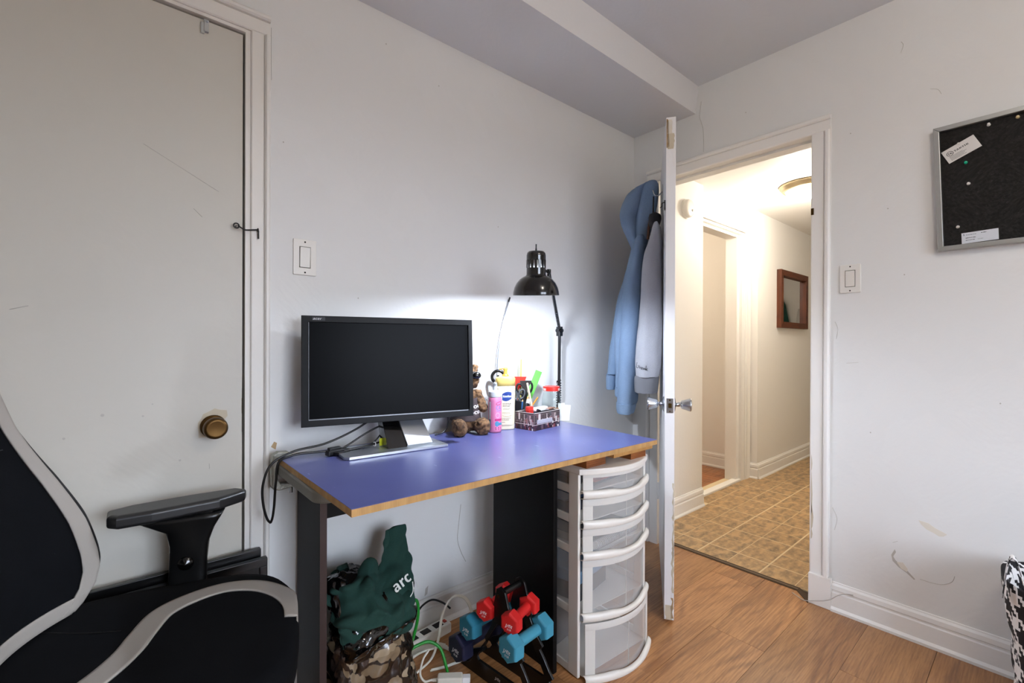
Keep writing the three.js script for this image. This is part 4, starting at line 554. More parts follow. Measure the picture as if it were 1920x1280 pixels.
{ // pen holder and its contents
  const c = [-0.925, DH, 0.068], mesh = std(0x0d0d0f, 0.5);
  const t = thing('pen_holder', 'black round pen holder behind the patterned tray', 'pen holder', c);
  obj('cup', lathe([[0, 0.001], [0.037, 0.001], [0.038, 0.003], [0.04, 0.1], [0.038, 0.1], [0.036, 0.006], [0, 0.004]], 36), mesh, t); obj('rim', new THREE.TorusGeometry(0.039, 0.0022, 8, 36).rotateX(Math.PI / 2).translate(0, 0.1, 0), M.blackSatin, t);
  const slab = (name, label, cat, a, b, w, th, m, extra) => { // flat bar from a to b, wide face towards the room
    const A = V(a), B = V(b), d = B.clone().sub(A), L = d.length(); d.normalize(); const n = new THREE.Vector3(-0.65, 0, 0.76).addScaledVector(d, -d.dot(new THREE.Vector3(-0.65, 0, 0.76))).normalize(), s = d.clone().cross(n); const o = thing(name, label, cat, [c[0] + a[0], c[1] + a[1], c[2] + a[2]]);
    const mt = new THREE.Matrix4().makeBasis(s, d, n); obj('blade', rbox(-w / 2, w / 2, 0, L, -th / 2, th / 2, 0.0006).applyMatrix4(mt), m, o); if (extra) extra(o, mt, L, w, th); return o; };
  const ticks = (col) => (o, mt, L, w, th) => { const g = []; for (let y = 0.01; y < L - 0.004; y += 0.005) { g.push(box(w / 2 - 0.005, w / 2 - 0.001, y, y + 0.0007, th / 2, th / 2 + 0.0002)); g.push(box(-w / 2 + 0.001, -w / 2 + 0.004, y, y + 0.0007, th / 2, th / 2 + 0.0002)); } const k = obj('scale_marks', g.map(q => q.applyMatrix4(mt)), std(col, 0.6), o); k.userData.kind = 'stuff'; };
  slab('ruler', 'clear plastic ruler standing tilted in the black pen holder', 'ruler', [0.002, 0.01, -0.006], [0.028, 0.285, -0.03], 0.022, 0.002, phys(0xf3f5e6, 0.15, { transmission: 0.8, thickness: 0 }), (o, mt, L, w, th) => { ticks(0x33332c)(o, mt, L, w, th); obj('yellow_stripe', box(-0.002, 0.002, 0.01, L - 0.01, th / 2, th / 2 + 0.0003).applyMatrix4(mt), std(0xb8a93c, 0.4), o); });
  slab('ruler', 'bright green plastic ruler sticking out to the right of the pen holder', 'ruler', [-0.012, 0.02, 0.01], [0.108, 0.222, 0.0], 0.03, 0.002, std(0x49b92c, 0.35), ticks(0x1e6a14));
  { const o = thing('set_square', 'red triangular plastic set square in the pen holder', 'set square', [c[0] + 0.012, c[1] + 0.022, c[2] - 0.02]); const m = new THREE.Matrix4().makeBasis(new THREE.Vector3(0.76, 0, 0.65), new THREE.Vector3(0, 1, 0), new THREE.Vector3(-0.65, 0, 0.76)); obj('triangle', ext([[-0.055, 0.176], [0.028, 0.176], [0.02, 0.15], [-0.012, 0.115]], 0.002).applyMatrix4(m), std(0xd93a2a, 0.4), o); obj('edge_bar', ext([[-0.055, 0.174], [0.028, 0.174], [0.028, 0.178], [-0.055, 0.178]], 0.003).applyMatrix4(m), std(0xc22e20, 0.4), o); obj('tip', ext([[-0.012, 0.115], [-0.008, 0.113], [-0.01, -0.01], [-0.014, -0.01]], 0.002).applyMatrix4(m), std(0xd93a2a, 0.4), o); }
  const scis = (label, p, ry, s, col) => { const o = thing('scissors', label, 'scissors', [c[0] + p[0], c[1], c[2] + p[2]], ry); const loop = (x, y, a, b, rz) => { const pts = []; for (let i = 0; i < 20; i++) { const q = i / 20 * 6.283; pts.push([a * Math.cos(q), b * Math.sin(q), 0]); } return tube(pts, 0.0045 * s, 48, 8, true).rotateZ(rz).translate(x, y, 0); }; obj('handle', [loop(-0.018 * s, p[1], 0.014 * s, 0.021 * s, 0.25), rod([-0.01 * s, p[1] - 0.02 * s, 0], [0, p[1] - 0.055 * s, 0], 0.005 * s)], col, o); obj('handle', [loop(0.018 * s, p[1] + 0.004, 0.014 * s, 0.023 * s, -0.25), rod([0.01 * s, p[1] - 0.017 * s, 0], [0, p[1] - 0.055 * s, 0], 0.005 * s)], col, o); obj('blades', ext([[-0.006, p[1] - 0.05 * s], [0.006, p[1] - 0.05 * s], [0.001, 0.03], [-0.001, 0.03]], 0.003).translate(0, 0, -0.0015), M.steel, o); };
  scis('black-handled scissors with grey inner grips standing upright in the pen holder', [0.004, 0.15, 0.018], -0.6, 1.05, M.blackSatin);
  scis('small dark scissors at the left of the pen holder behind the lotion bottle', [-0.026, 0.125, 0.012], -0.5, 0.85, std(0x4b4f53, 0.4));
  { const o = thing('paint_brush', 'wide black brush with a pale handle leaning in the right of the pen holder', 'brush', [c[0] + 0.01, c[1], c[2] + 0.012], -0.7); obj('brush_head', ext([[-0.022, 0.185], [0.03, 0.185], [0.012, 0.145], [-0.004, 0.14]], 0.012, 0.001), std(0x1c1512, 0.6), o); obj('ferrule', ext([[-0.01, 0.14], [0.012, 0.145], [0.01, 0.125], [-0.006, 0.122]], 0.012, 0.001), M.black, o); obj('handle', rod([0.002, 0.125, 0.005], [-0.006, 0.02, 0.002], 0.004), M.black, o); }
  { const o = thing('wooden_stick', 'pale wooden stick with a rounded end leaning out of the pen holder', 'stick', c); obj('shaft', rod([0.03, 0.075, 0.035], [0.012, 0.172, 0.028], 0.0062, 0.0052), std(0xd8c6ad, 0.6), o); obj('rounded_end', new THREE.SphereGeometry(0.0053, 14, 10).translate(0.012, 0.172, 0.028), std(0xd8c6ad, 0.6), o); obj('dark_tip', rod([0.03, 0.075, 0.035], [0.034, 0.05, 0.0355], 0.006, 0.003), M.darkWood, o); }
  const pencil = (label, a, b, col) => { const o = thing('pencil', label, 'pencil', c); const A = V(a), B = V(b), q = A.clone().lerp(B, 0.88); obj('shaft', rod(a, [q.x, q.y, q.z], 0.0036, 0.0036, 6), std(col, 0.45), o); obj('pencil_tip', rod([q.x, q.y, q.z], b, 0.0036, 0.0006, 8), std(0xd9b183, 0.6), o); };
  pencil('orange pencil lying between the tray and the glass jar', [0.035, 0.075, 0.032], [0.085, 0.11, 0.02], 0xd98a2b); pencil('yellow-orange pencil at the front of the pen holder', [-0.005, 0.05, 0.03], [0.012, 0.122, 0.034], 0xe09a3a); pencil('blue pencil in the pen holder left of the pale stick', [-0.02, 0.04, 0.025], [-0.022, 0.108, 0.036], 0x3f78b8);
  { const o = thing('tape_roll', 'black ring standing behind the pump of the lotion bottle', 'ring', [-1.045, DH + 0.205, 0.06], -0.65); obj('ring', new THREE.TorusGeometry(0.026, 0.0065, 12, 40), M.blackSatin, o); obj('stem', rod([0, -0.026, 0], [0.002, -0.204, 0.005], 0.006), M.black, o); }
}
{ const t = thing('metal_rod', 'thin bent metal rod with a black tip leaning on the wall behind the lotion bottle', 'rod'); obj('rod_shaft', tube([[-1.02, DH + 0.05, 0.03], [-1.022, 0.95, 0.022], [-1.01, 1.08, 0.02], [-0.98, 1.2, 0.018], [-0.95, 1.285, 0.016]], 0.0024, 60), std(0x8d9299, 0.3, { metalness: 0.8 }), t); obj('black_tip', rod([-0.953, 1.277, 0.016], [-0.945, 1.297, 0.016], 0.0034), M.black, t); obj('foot', rod([-1.021, DH, 0.032], [-1.02, DH + 0.21, 0.029], 0.004), M.black, t); }
// teddy bear sitting behind the monitor's right edge
function blob(bones, cell, k, min, max) { // bones [[a],[b],ra,rb]
  const size = Math.max(max[0] - min[0], max[1] - min[1], max[2] - min[2]), res = Math.ceil(size / cell) + 2, mc = new MarchingCubes(res, new THREE.MeshBasicMaterial(), false, false, 400000); mc.isolation = 0;
  const half = size / 2 * 1.06, cx = (min[0] + max[0]) / 2, cy = (min[1] + max[1]) / 2, cz = (min[2] + max[2]) / 2;
  for (let z = 0; z < res; z++) for (let y = 0; y < res; y++) for (let x = 0; x < res; x++) {
    const px = cx + (x - res / 2) / (res / 2) * half, py = cy + (y - res / 2) / (res / 2) * half, pz = cz + (z - res / 2) / (res / 2) * half; let s = 0;
    for (const [a, b, ra, rb] of bones) { const bx = b[0] - a[0], by = b[1] - a[1], bz = b[2] - a[2], l = bx * bx + by * by + bz * bz; const t = l ? clamp(((px - a[0]) * bx + (py - a[1]) * by + (pz - a[2]) * bz) / l) : 0; const d = Math.hypot(px - a[0] - bx * t, py - a[1] - by * t, pz - a[2] - bz * t) - (ra + (rb - ra) * t); s += Math.exp(-d / k); }
    mc.field[x + y * res + z * res * res] = k * Math.log(s + 1e-30);
  }
  mc.update(); const n = mc.count !== undefined ? mc.count : mc.geometry.drawRange.count, P0 = mc.positionArray.slice(0, n * 3), N0 = mc.normalArray.slice(0, n * 3);
  for (let i = 0; i < n; i++) { P0[3 * i] = cx + P0[3 * i] * half; P0[3 * i + 1] = cy + P0[3 * i + 1] * half; P0[3 * i + 2] = cz + P0[3 * i + 2] * half; }
  const g = new THREE.BufferGeometry(); g.setAttribute('position', new THREE.Float32BufferAttribute(P0, 3)); g.setAttribute('normal', new THREE.Float32BufferAttribute(N0, 3)); g.setAttribute('uv', new THREE.Float32BufferAttribute(new Float32Array(n * 2), 2)); return g;
}
{
  const t = thing('teddy_bear', 'brown plush teddy bear in a dark printed vest, half hidden behind the monitor', 'teddy bear', [-1.22, DH, 0.082], -0.35);
  let g = blob([[[0, 0.05, -0.01], [0, 0.13, -0.02], 0.05, 0.036], [[0, 0.205, -0.01], [0, 0.21, -0.01], 0.044, 0.044], [[0.005, 0.205, 0.025], [0.012, 0.2, 0.045], 0.03, 0.024], [[-0.034, 0.245, -0.015], [-0.037, 0.25, -0.015], 0.015, 0.013], [[0.034, 0.245, -0.015], [0.037, 0.25, -0.015], 0.015, 0.013], [[-0.045, 0.145, -0.005], [-0.065, 0.09, 0.02], 0.019, 0.017], [[0.045, 0.145, -0.005], [0.062, 0.095, 0.018], 0.019, 0.017], [[-0.035, 0.032, 0.015], [-0.045, 0.026, 0.07], 0.026, 0.022], [[0.035, 0.032, 0.01], [0.046, 0.028, 0.062], 0.026, 0.022], [[-0.045, 0.028, 0.072], [-0.046, 0.042, 0.078], 0.027, 0.022], [[0.046, 0.028, 0.066], [0.048, 0.042, 0.07], 0.026, 0.022]], 0.0032, 0.006, [-0.1, 0, -0.075], [0.1, 0.275, 0.12]);
  g.deleteAttribute('normal'); g.deleteAttribute('uv'); g = mergeVertices(g, 1e-5); g.computeVertexNormals(); crumple(g, 0.009, [70, 70, 70], 3, 3);
  const col = []; const p = g.attributes.position; for (let i = 0; i < p.count; i++) { const n = clamp(0.5 + 1.5 * fbm(p.getX(i) * 90, p.getY(i) * 90, p.getZ(i) * 90, 3)); const c = mixc([0.04, 0.02, 0.009], [0.24, 0.13, 0.06], n); col.push(...c); }
  g.setAttribute('color', new THREE.Float32BufferAttribute(col, 3)); const b = new THREE.Mesh(g, phys(0xffffff, 0.95, { vertexColors: true, sheen: 0.4, sheenColor: new THREE.Color(0.5, 0.35, 0.2), sheenRoughness: 0.6 })); b.name = 'plush_body'; b.castShadow = b.receiveShadow = true; t.add(b);
  obj('nose', new THREE.SphereGeometry(0.0145, 24, 16).scale(1.25, 1, 0.85).translate(0.02, 0.224, 0.066), M.blackGloss, t);
  for (const s of [-1, 1]) obj('eye', new THREE.SphereGeometry(0.0055, 14, 10).translate(s * 0.019, 0.232, 0.031), M.blackGloss, t);
  const vt = canvasTex(512, 256, (c, w, h) => { c.fillStyle = '#3b3031'; c.fillRect(0, 0, w, h); c.fillStyle = '#f4f2ef'; c.font = 'bold 62px serif'; c.textAlign = 'left'; c.fillText('I Loove', 216, 112, 190); c.fillText('Chocolate', 200, 178, 220); });
  const vest = (u, v) => { const a = (u - 0.5) * 6.283, f = Math.cos(a), r = 0.057 - 0.014 * v; const y = 0.048 + 0.095 * v + (f > 0 ? -0.012 * v * f : 0); return [r * Math.sin(a) * 1.06, y, -0.013 + r * f * 1.05]; };
  obj('vest', crumple(sheet(vest, 60, 14, 0.002), 0.004, [40, 40, 40], 5), std(0xffffff, 0.85, { map: vt }), t);
}
// ------------------------------------------------------------------ cables on the desk
{
  const k = std(0x0c0c0d, 0.35);
  const cab = (label, pts, r, m = k, name = 'cable') => tag(obj(name, tube(pts, r, pts.length * 14), m), label, 'cable');
  cab('upper black cable from behind the monitor, passing over the clamp and hanging below', [[-1.55, 0.88, 0.09], [-1.66, 0.82, 0.1], [-1.76, 0.785, 0.1], [-1.86, 0.772, 0.1], [-1.915, 0.745, 0.1], [-1.936, 0.69, 0.098], [-1.934, 0.63, 0.095], [-1.922, 0.585, 0.092], [-1.914, 0.574, 0.09]], 0.0034);
  cab('lower black cable over the desk edge, hanging in a loop beside the clamp', [[-1.67, 0.757, 0.14], [-1.78, 0.765, 0.12], [-1.86, 0.766, 0.115], [-1.896, 0.752, 0.11], [-1.904, 0.69, 0.104], [-1.907, 0.62, 0.098], [-1.911, 0.585, 0.094], [-1.914, 0.574, 0.09]], 0.0034);
  cab('black cable arching from the monitor stand to the plug on the desk', [[-1.52, 0.83, 0.11], [-1.57, 0.825, 0.11], [-1.63, 0.805, 0.11], [-1.69, 0.775, 0.11], [-1.725, 0.758, 0.11]], 0.0032);
  cab('thin silver-sheathed cable on the monitor foot nearest the edge', [[-1.545, 0.86, 0.1], [-1.575, 0.81, 0.11], [-1.61, 0.775, 0.12], [-1.64, 0.765, 0.13], [-1.7, 0.757, 0.14]], 0.0026, std(0x3a3d42, 0.25));
  cab('second thin grey cable on the monitor foot, ending at the yellow tag', [[-1.49, 0.85, 0.1], [-1.52, 0.81, 0.11], [-1.56, 0.785, 0.12], [-1.6, 0.772, 0.13], [-1.66, 0.762, 0.14]], 0.0026, std(0x50545a, 0.25));
  cab('black cable hanging under the monitor centre', [[-1.5, 0.86, 0.09], [-1.515, 0.82, 0.1], [-1.545, 0.79, 0.11], [-1.59, 0.774, 0.13], [-1.64, 0.77, 0.145], [-1.72, 0.762, 0.14]], 0.003);
  cab('black cable curving to the desk on the right of the monitor stand', [[-1.33, 0.85, 0.07], [-1.3, 0.82, 0.07], [-1.3, 0.785, 0.07], [-1.32, 0.762, 0.075], [-1.36, 0.756, 0.08]], 0.0028);
  const t = thing('plug_cluster', 'black cable plug lying on the desk left of the monitor foot', 'plug', [-1.735, DH, 0.125], 0.15); obj('plug_body', [rbox(-0.035, 0.03, 0.001, 0.018, -0.012, 0.012, 0.004), rbox(-0.03, 0.01, 0.014, 0.026, -0.008, 0.01, 0.004)], k, t); obj('coil', tube(Array.from({ length: 24 }, (_, i) => [0.028 * Math.cos(i * 0.55) + 0.01, 0.004 + i * 0.0003, 0.022 * Math.sin(i * 0.55) + 0.006]), 0.003, 120), k, t);
  const y = thing('cable_tag', 'small yellow tag wrapped around the grey cable on the monitor foot', 'tag', [-1.6, 0.768, 0.138], 0.3); obj('flag', rbox(-0.009, 0.009, -0.006, 0.018, 0.004, 0.006, 0.0006), std(0xc9cf2a, 0.5), y); obj('tie', new THREE.TorusGeometry(0.006, 0.0014, 8, 20).rotateY(Math.PI / 2).translate(-0.025, 0.003, 0), M.white, y);
}
// ------------------------------------------------------------------ clothes on the open door
const NV = (() => { const a = doorPt(0, 0, 0), b = doorPt(0, 0, 1); return [b[0] - a[0], 0, b[2] - a[2]]; })(), DV = [dirX, 0, dirZ];
const sc = (v, k) => v.map(x => x * k);
// rings given as [t (out from the door), y, half thickness, half depth, s along the door]
const drape = (rows, e = 2.4, seg = 36) => loft(refine(rows.map(([t, y, a, b, s]) => ({ c: doorPt(s, y, t), a: sc(NV, a), b: sc(DV, b), e })), 6), seg);
const pxT = (px, k) => (1241 - px) * k / 861.27, pxY = (py, k) => 1.0966 + (645 - py) * k / 861.27;
const rowsPx = (list, k, s, b) => list.map(([px, py, hw, bb]) => [pxT(px, k), pxY(py, k), hw * k / 861.27, bb || b, s]);
{
  const fab = dataTex(128, 128, (u, v) => { const n = 18 * fbm(u * 90, v * 90, 1, 2) + 8 * tn(u, v, 5, 3); return [126 + n, 150 + n, 178 + n]; }), hm = std(0xffffff, 0.95, { map: rep(fab, 3), bumpMap: rep(fab, 3), bumpScale: 0.0008 });
  const t = thing('hoodie', 'pale blue hooded sweatshirt hanging from a hook on the open door', 'hoodie'), k = 2.22;
  const sl = rowsPx([[1204, 456, 7], [1203, 468, 10], [1197, 500, 14], [1191, 540, 17], [1182, 590, 20], [1178, 620, 21], [1176, 660, 19], [1175, 690, 17], [1174, 715, 16.5], [1173, 728, 16]], k, 0.35, 0.055);
  obj('sleeve', crumple(drape(sl), 0.014, [16, 5, 16], 4, 3), hm, t); obj('cuff', crumple(drape(rowsPx([[1173, 726, 15], [1173, 730, 16], [1172, 742, 15], [1172, 744, 13]], k, 0.35, 0.05)), 0.004, [40, 10, 40]), hm, t);
  obj('sleeve', crumple(drape(rowsPx([[1194, 458, 8], [1186, 510, 13], [1175, 560, 15], [1166, 610, 14], [1159, 650, 13], [1153, 690, 11], [1150, 705, 10.5]], k, 0.26, 0.05)), 0.012, [16, 5, 16], 9, 3), hm, t); obj('cuff', drape(rowsPx([[1150, 703, 10], [1149, 708, 10.5], [1148, 731, 9.5], [1148, 734, 8]], k, 0.26, 0.045)), hm, t);
  obj('body', crumple(drape(rowsPx([[1203, 452, 9], [1200, 462, 12], [1193, 520, 18], [1188, 580, 22], [1184, 650, 22], [1181, 710, 20], [1179, 738, 19], [1178, 756, 18]], k, 0.28, 0.17)), 0.018, [13, 4, 13], 2, 3), hm, t);
  obj('hem_band', crumple(drape(rowsPx([[1178, 754, 17], [1178, 757, 18], [1177, 770, 17], [1177, 772, 15]], k, 0.3, 0.16)), 0.006, [30, 8, 30], 6), hm, t);
  // hood: a soft back lobe and the flat front edge falling from the hook
  obj('hood', [crumple(drape(rowsPx([[1212, 354, 6], [1202, 360, 15], [1192, 376, 21], [1186, 396, 22], [1182, 412, 18], [1186, 432, 14], [1192, 456, 9], [1196, 476, 5]], k, 0.3, 0.1), 2.2), 0.01, [18, 10, 18], 8), crumple(drape(rowsPx([[1222, 351, 10], [1219, 356, 15], [1216, 380, 17], [1211, 410, 17], [1206, 436, 15], [1204, 456, 12], [1203, 462, 10]], k, 0.33, 0.07), 3), 0.006, [20, 8, 20], 12)], hm, t);
  const seam = (list) => tube(list.map(([px, py, s]) => doorPt(s, pxY(py, k), pxT(px, k))), 0.0022, 40, 6);
  obj('neck_seam', seam([[1190, 462, 0.4], [1196, 456, 0.41], [1204, 454, 0.41], [1212, 455, 0.4]]), std(0x7c9cc0, 0.9), t);
  const hk = thing('door_hook', 'silver over-the-door hook holding the blue hoodie', 'hook'); obj('strap', box(-0.012, 0.012, 0, 0.06, 0, 0.0015).applyMatrix4(new THREE.Matrix4().makeRotationY(Math.atan2(NV[0], NV[2])).setPosition(...doorPt(0.42, 1.76, 0.001))), M.alu, hk); obj('hook_arm', tube([doorPt(0.42, 1.79, 0.003), doorPt(0.42, 1.775, 0.02), doorPt(0.42, 1.775, 0.035), doorPt(0.42, 1.8, 0.045)], 0.003), M.steel, hk);
}
{
  const fab = dataTex(128, 128, (u, v) => { const n = 16 * fbm(u * 90, v * 90, 4, 2) + 8 * tn(u, v, 5, 9); return [172 + n, 173 + n, 178 + n]; }), gm = std(0xffffff, 0.95, { map: rep(fab, 3), bumpMap: rep(fab, 3), bumpScale: 0.0006 });
  const t = thing('sweatshirt', 'light grey sweatshirt with darker cuff hanging on the door beside the blue hoodie', 'sweatshirt'), k = 2.1;
  obj('sleeve', crumple(drape(rowsPx([[1228, 428, 4], [1228, 434, 7], [1227, 446, 9], [1226, 462, 13], [1223, 480, 15], [1222, 520, 17.5], [1220, 580, 20], [1217, 640, 22.5], [1216, 680, 23], [1215, 700, 21], [1214, 706, 19]], k, 0.47, 0.07)), 0.012, [16, 4, 16], 14, 3), gm, t);
  P(obj('cuff', crumple(drape(rowsPx([[1214, 703, 19.5], [1213, 708, 22], [1212, 732, 20], [1212, 735, 18]], k, 0.47, 0.065)), 0.005, [40, 10, 40], 3), std(0x77787c, 0.95), t), 'darker grey ribbed cuff');
  P(obj('collar', crumple(drape(rowsPx([[1226, 408, 6], [1226, 411, 11], [1226, 424, 10], [1227, 430, 6]], k, 0.46, 0.05)), 0.004, [30, 30, 30], 5), std(0x26262a, 0.9), t), 'dark collar');
  const c = canvasTex(256, 128, (g, w, h) => { g.fillStyle = '#b3b4b8'; g.fillRect(0, 0, w, h); g.fillStyle = '#17171a'; g.save(); g.translate(14, 62); g.rotate(0.22); g.font = 'italic bold 74px serif'; g.fillText('bronk', 0, 14, 220); g.restore(); });
  const p = new THREE.PlaneGeometry(0.042, 0.021); const m = new THREE.Matrix4().makeBasis(V(sc(NV, -1)), new THREE.Vector3(0, 1, 0), V(DV)).setPosition(...doorPt(0.542, pxY(687, k), pxT(1207, k))); void p;
  obj('stitched_script', (() => { const g = []; const L = (pts) => g.push(tube(pts.map(([x, y]) => { const q = V(doorPt(0.543 - 0.004 * Math.abs(x), pxY(686, k) + y, pxT(1206, k) - x)); return [q.x, q.y, q.z]; }), 0.0009, pts.length * 6, 5)); L([[-0.024, 0.018], [-0.026, -0.004], [-0.02, -0.006], [-0.017, 0.002], [-0.021, 0.005]]); L([[-0.014, 0.004], [-0.013, -0.008], [-0.009, -0.001]]); L([[-0.006, -0.003], [-0.007, -0.01], [-0.002, -0.011], [-0.001, -0.004], [-0.006, -0.003]]); L([[0.003, -0.005], [0.003, -0.013], [0.008, -0.006], [0.01, -0.014]]); L([[0.014, 0.004], [0.013, -0.017], [0.02, -0.007]]); L([[0.014, -0.011], [0.022, -0.018]]); return g; })(), M.black, t);
  const o = thing('lanyard', 'orange and black patterned strap hanging between the hoodie and the grey sweatshirt', 'strap'); const lt = canvasTex(16, 64, (g, w, h) => { for (let i = 0; i < 8; i++) { g.fillStyle = i % 2 ? '#1a1412' : '#8f6650'; g.fillRect(0, i * 8, w, 8); } });
  obj('strap', tube([doorPt(0.4, pxY(400, k), pxT(1219, k)), doorPt(0.43, pxY(425, k), pxT(1216, k)), doorPt(0.44, pxY(450, k), pxT(1214, k))], 0.006, 30, 8), std(0xffffff, 0.8, { map: rep(lt, 1, 3) }), o); obj('black_strap', tube([doorPt(0.45, pxY(372, k), pxT(1224, k)), doorPt(0.45, pxY(412, k), pxT(1223, k))], 0.0035, 10, 8), M.black, o);
}
// ------------------------------------------------------------------ dumbbells under the desk
const RK = [-1.288, 0.428], RA = 0.105;
const RP = (x, y, z) => [RK[0] + x * Math.cos(RA) + z * Math.sin(RA), y, RK[1] - x * Math.sin(RA) + z * Math.cos(RA)];
{
  const t = thing('dumbbell_rack', 'black A-shaped dumbbell rack on the floor against the right desk leg', 'rack', [RK[0], 0, RK[1]], RA);
  const side = [[-0.2, 0], [-0.185, 0.012], [-0.155, 0.02], [-0.14, 0.03], [-0.128, 0.046], [-0.142, 0.06], [-0.128, 0.075], [-0.107, 0.105], [-0.088, 0.128], [-0.1, 0.142], [-0.083, 0.16], [-0.06, 0.19], [-0.047, 0.212], [-0.058, 0.226], [-0.034, 0.282], [-0.022, 0.318], [0, 0.328], [0.022, 0.318], [0.034, 0.282], [0.058, 0.226], [0.047, 0.212], [0.06, 0.19], [0.083, 0.16], [0.1, 0.142], [0.088, 0.128], [0.107, 0.105], [0.128, 0.075], [0.142, 0.06], [0.128, 0.046], [0.14, 0.03], [0.155, 0.02], [0.185, 0.012], [0.2, 0]];
  side.forEach(p => { if (p[1] > 0.08 && p[0] < 0) p[0] *= 0.7; });
  const hole = [[-0.1, 0.05], [0.1, 0.05], [0.108, 0.06], [0.1, 0.074], [0.045, 0.16], [0.012, 0.21], [-0.012, 0.21], [-0.045, 0.16], [-0.1, 0.074], [-0.108, 0.06]];
  for (const x of [-0.048, 0.042]) obj('side_frame', ext(side.map(p => [-p[0], p[1]]).reverse(), 0.006, 0.0015, [hole.map(p => [-p[0], p[1]])]).rotateY(Math.PI / 2).translate(x, 0, 0), M.blackSatin, t);
  obj('cross_bar', rod([-0.044, 0.306, 0], [0.046, 0.306, 0], 0.011, 0.011, 20), M.blackSatin, t); obj('cross_bar', rod([-0.044, 0.02, 0.165], [0.046, 0.02, 0.165], 0.008, 0.008, 16), M.blackSatin, t); obj('cross_bar', rod([-0.044, 0.02, -0.165], [0.046, 0.02, -0.165], 0.008, 0.008, 16), M.blackSatin, t);
  obj('screw', cyl(0.005, 0.005, 0, 0.002, 0, 0, 12).rotateZ(Math.PI / 2).translate(-0.0495, 0.298, -0.006), M.brass, t);
  const lg = canvasTex(128, 48, (c, w, h) => { c.fillStyle = '#0a0a0b'; c.fillRect(0, 0, w, h); c.fillStyle = '#e8e8e8'; c.font = 'bold italic 40px sans-serif'; c.fillText('J/fit', 18, 38); });
  obj('logo', new THREE.PlaneGeometry(0.04, 0.015).rotateY(-Math.PI / 2).translate(-0.0502, 0.034, -0.005), std(0xffffff, 0.4, { map: lg }), t);
}
function dumbbell(label, y, z, r, len, color, txt, bg, turn = 0) {
  const t = thing('dumbbell', label, 'dumbbell', RP(0, y, z), RA + turn); const m = std(color, 0.55); const hw = r * 1.05;
  const hex = (x0, x1) => { const s = new THREE.Shape(); for (let i = 0; i < 6; i++) { const a = i / 6 * Math.PI * 2 + Math.PI / 6; i ? s.lineTo(r * Math.cos(a), r * Math.sin(a)) : s.moveTo(r * Math.cos(a), r * Math.sin(a)); } s.closePath(); return new THREE.ExtrudeGeometry(s, { depth: x1 - x0 - 0.016, bevelEnabled: true, bevelThickness: 0.008, bevelSize: 0.008, bevelOffset: -0.008, bevelSegments: 4 }).rotateY(Math.PI / 2).translate(x0 + 0.008, 0, 0); };
  obj('handle', rod([-len / 2 + hw * 0.6, 0, 0], [len / 2 - hw * 0.6, 0, 0], r * 0.42, r * 0.42, 24), m, t); obj('hex_head', hex(-len / 2, -len / 2 + hw), m, t); obj('hex_head', hex(len / 2 - hw, len / 2), m, t);
  const lt = canvasTex(128, 128, (c, w, h) => { c.fillStyle = bg; c.fillRect(0, 0, w, h); c.fillStyle = '#fff'; c.font = 'bold italic 50px sans-serif'; c.textAlign = 'center'; c.fillText('J/fit', 64, 66, 110); c.font = 'bold 28px sans-serif'; c.fillText(txt, 68, 100); });
  obj('printed_end', new THREE.PlaneGeometry(r * 0.95, r * 0.95).rotateY(-Math.PI / 2).translate(-len / 2 - 0.0005, -0.2 * r, 0), std(0xffffff, 0.55, { map: lt }), t);
}
const red = 0xd6201f, teal = 0x3f93ad, tealD = 0x2b7d97, navy = 0x191c38;
dumbbell('red hex dumbbell on the upper front arm of the rack, both heads showing', 0.246, 0.046, 0.035, 0.15, red, '3 LB', '#d6201f', 0.22); dumbbell('red hex dumbbell on the upper rear arm of the rack, beside the skirting', 0.241, -0.066, 0.035, 0.15, red, '3 LB', '#d6201f', 0.22);
dumbbell('light blue hex dumbbell on the middle front arm of the rack, below a red one', 0.183, 0.072, 0.0415, 0.185, teal, '5 LB', '#3f93ad'); dumbbell('blue hex dumbbell on the middle rear arm of the rack, behind the white cord', 0.168, -0.112, 0.0415, 0.185, tealD, '5 LB', '#2b7d97');
dumbbell('navy hex dumbbell on the lowest rear arm of the rack, nearest the cables', 0.085, -0.155, 0.046, 0.2, navy, '8 LB', '#191c38');
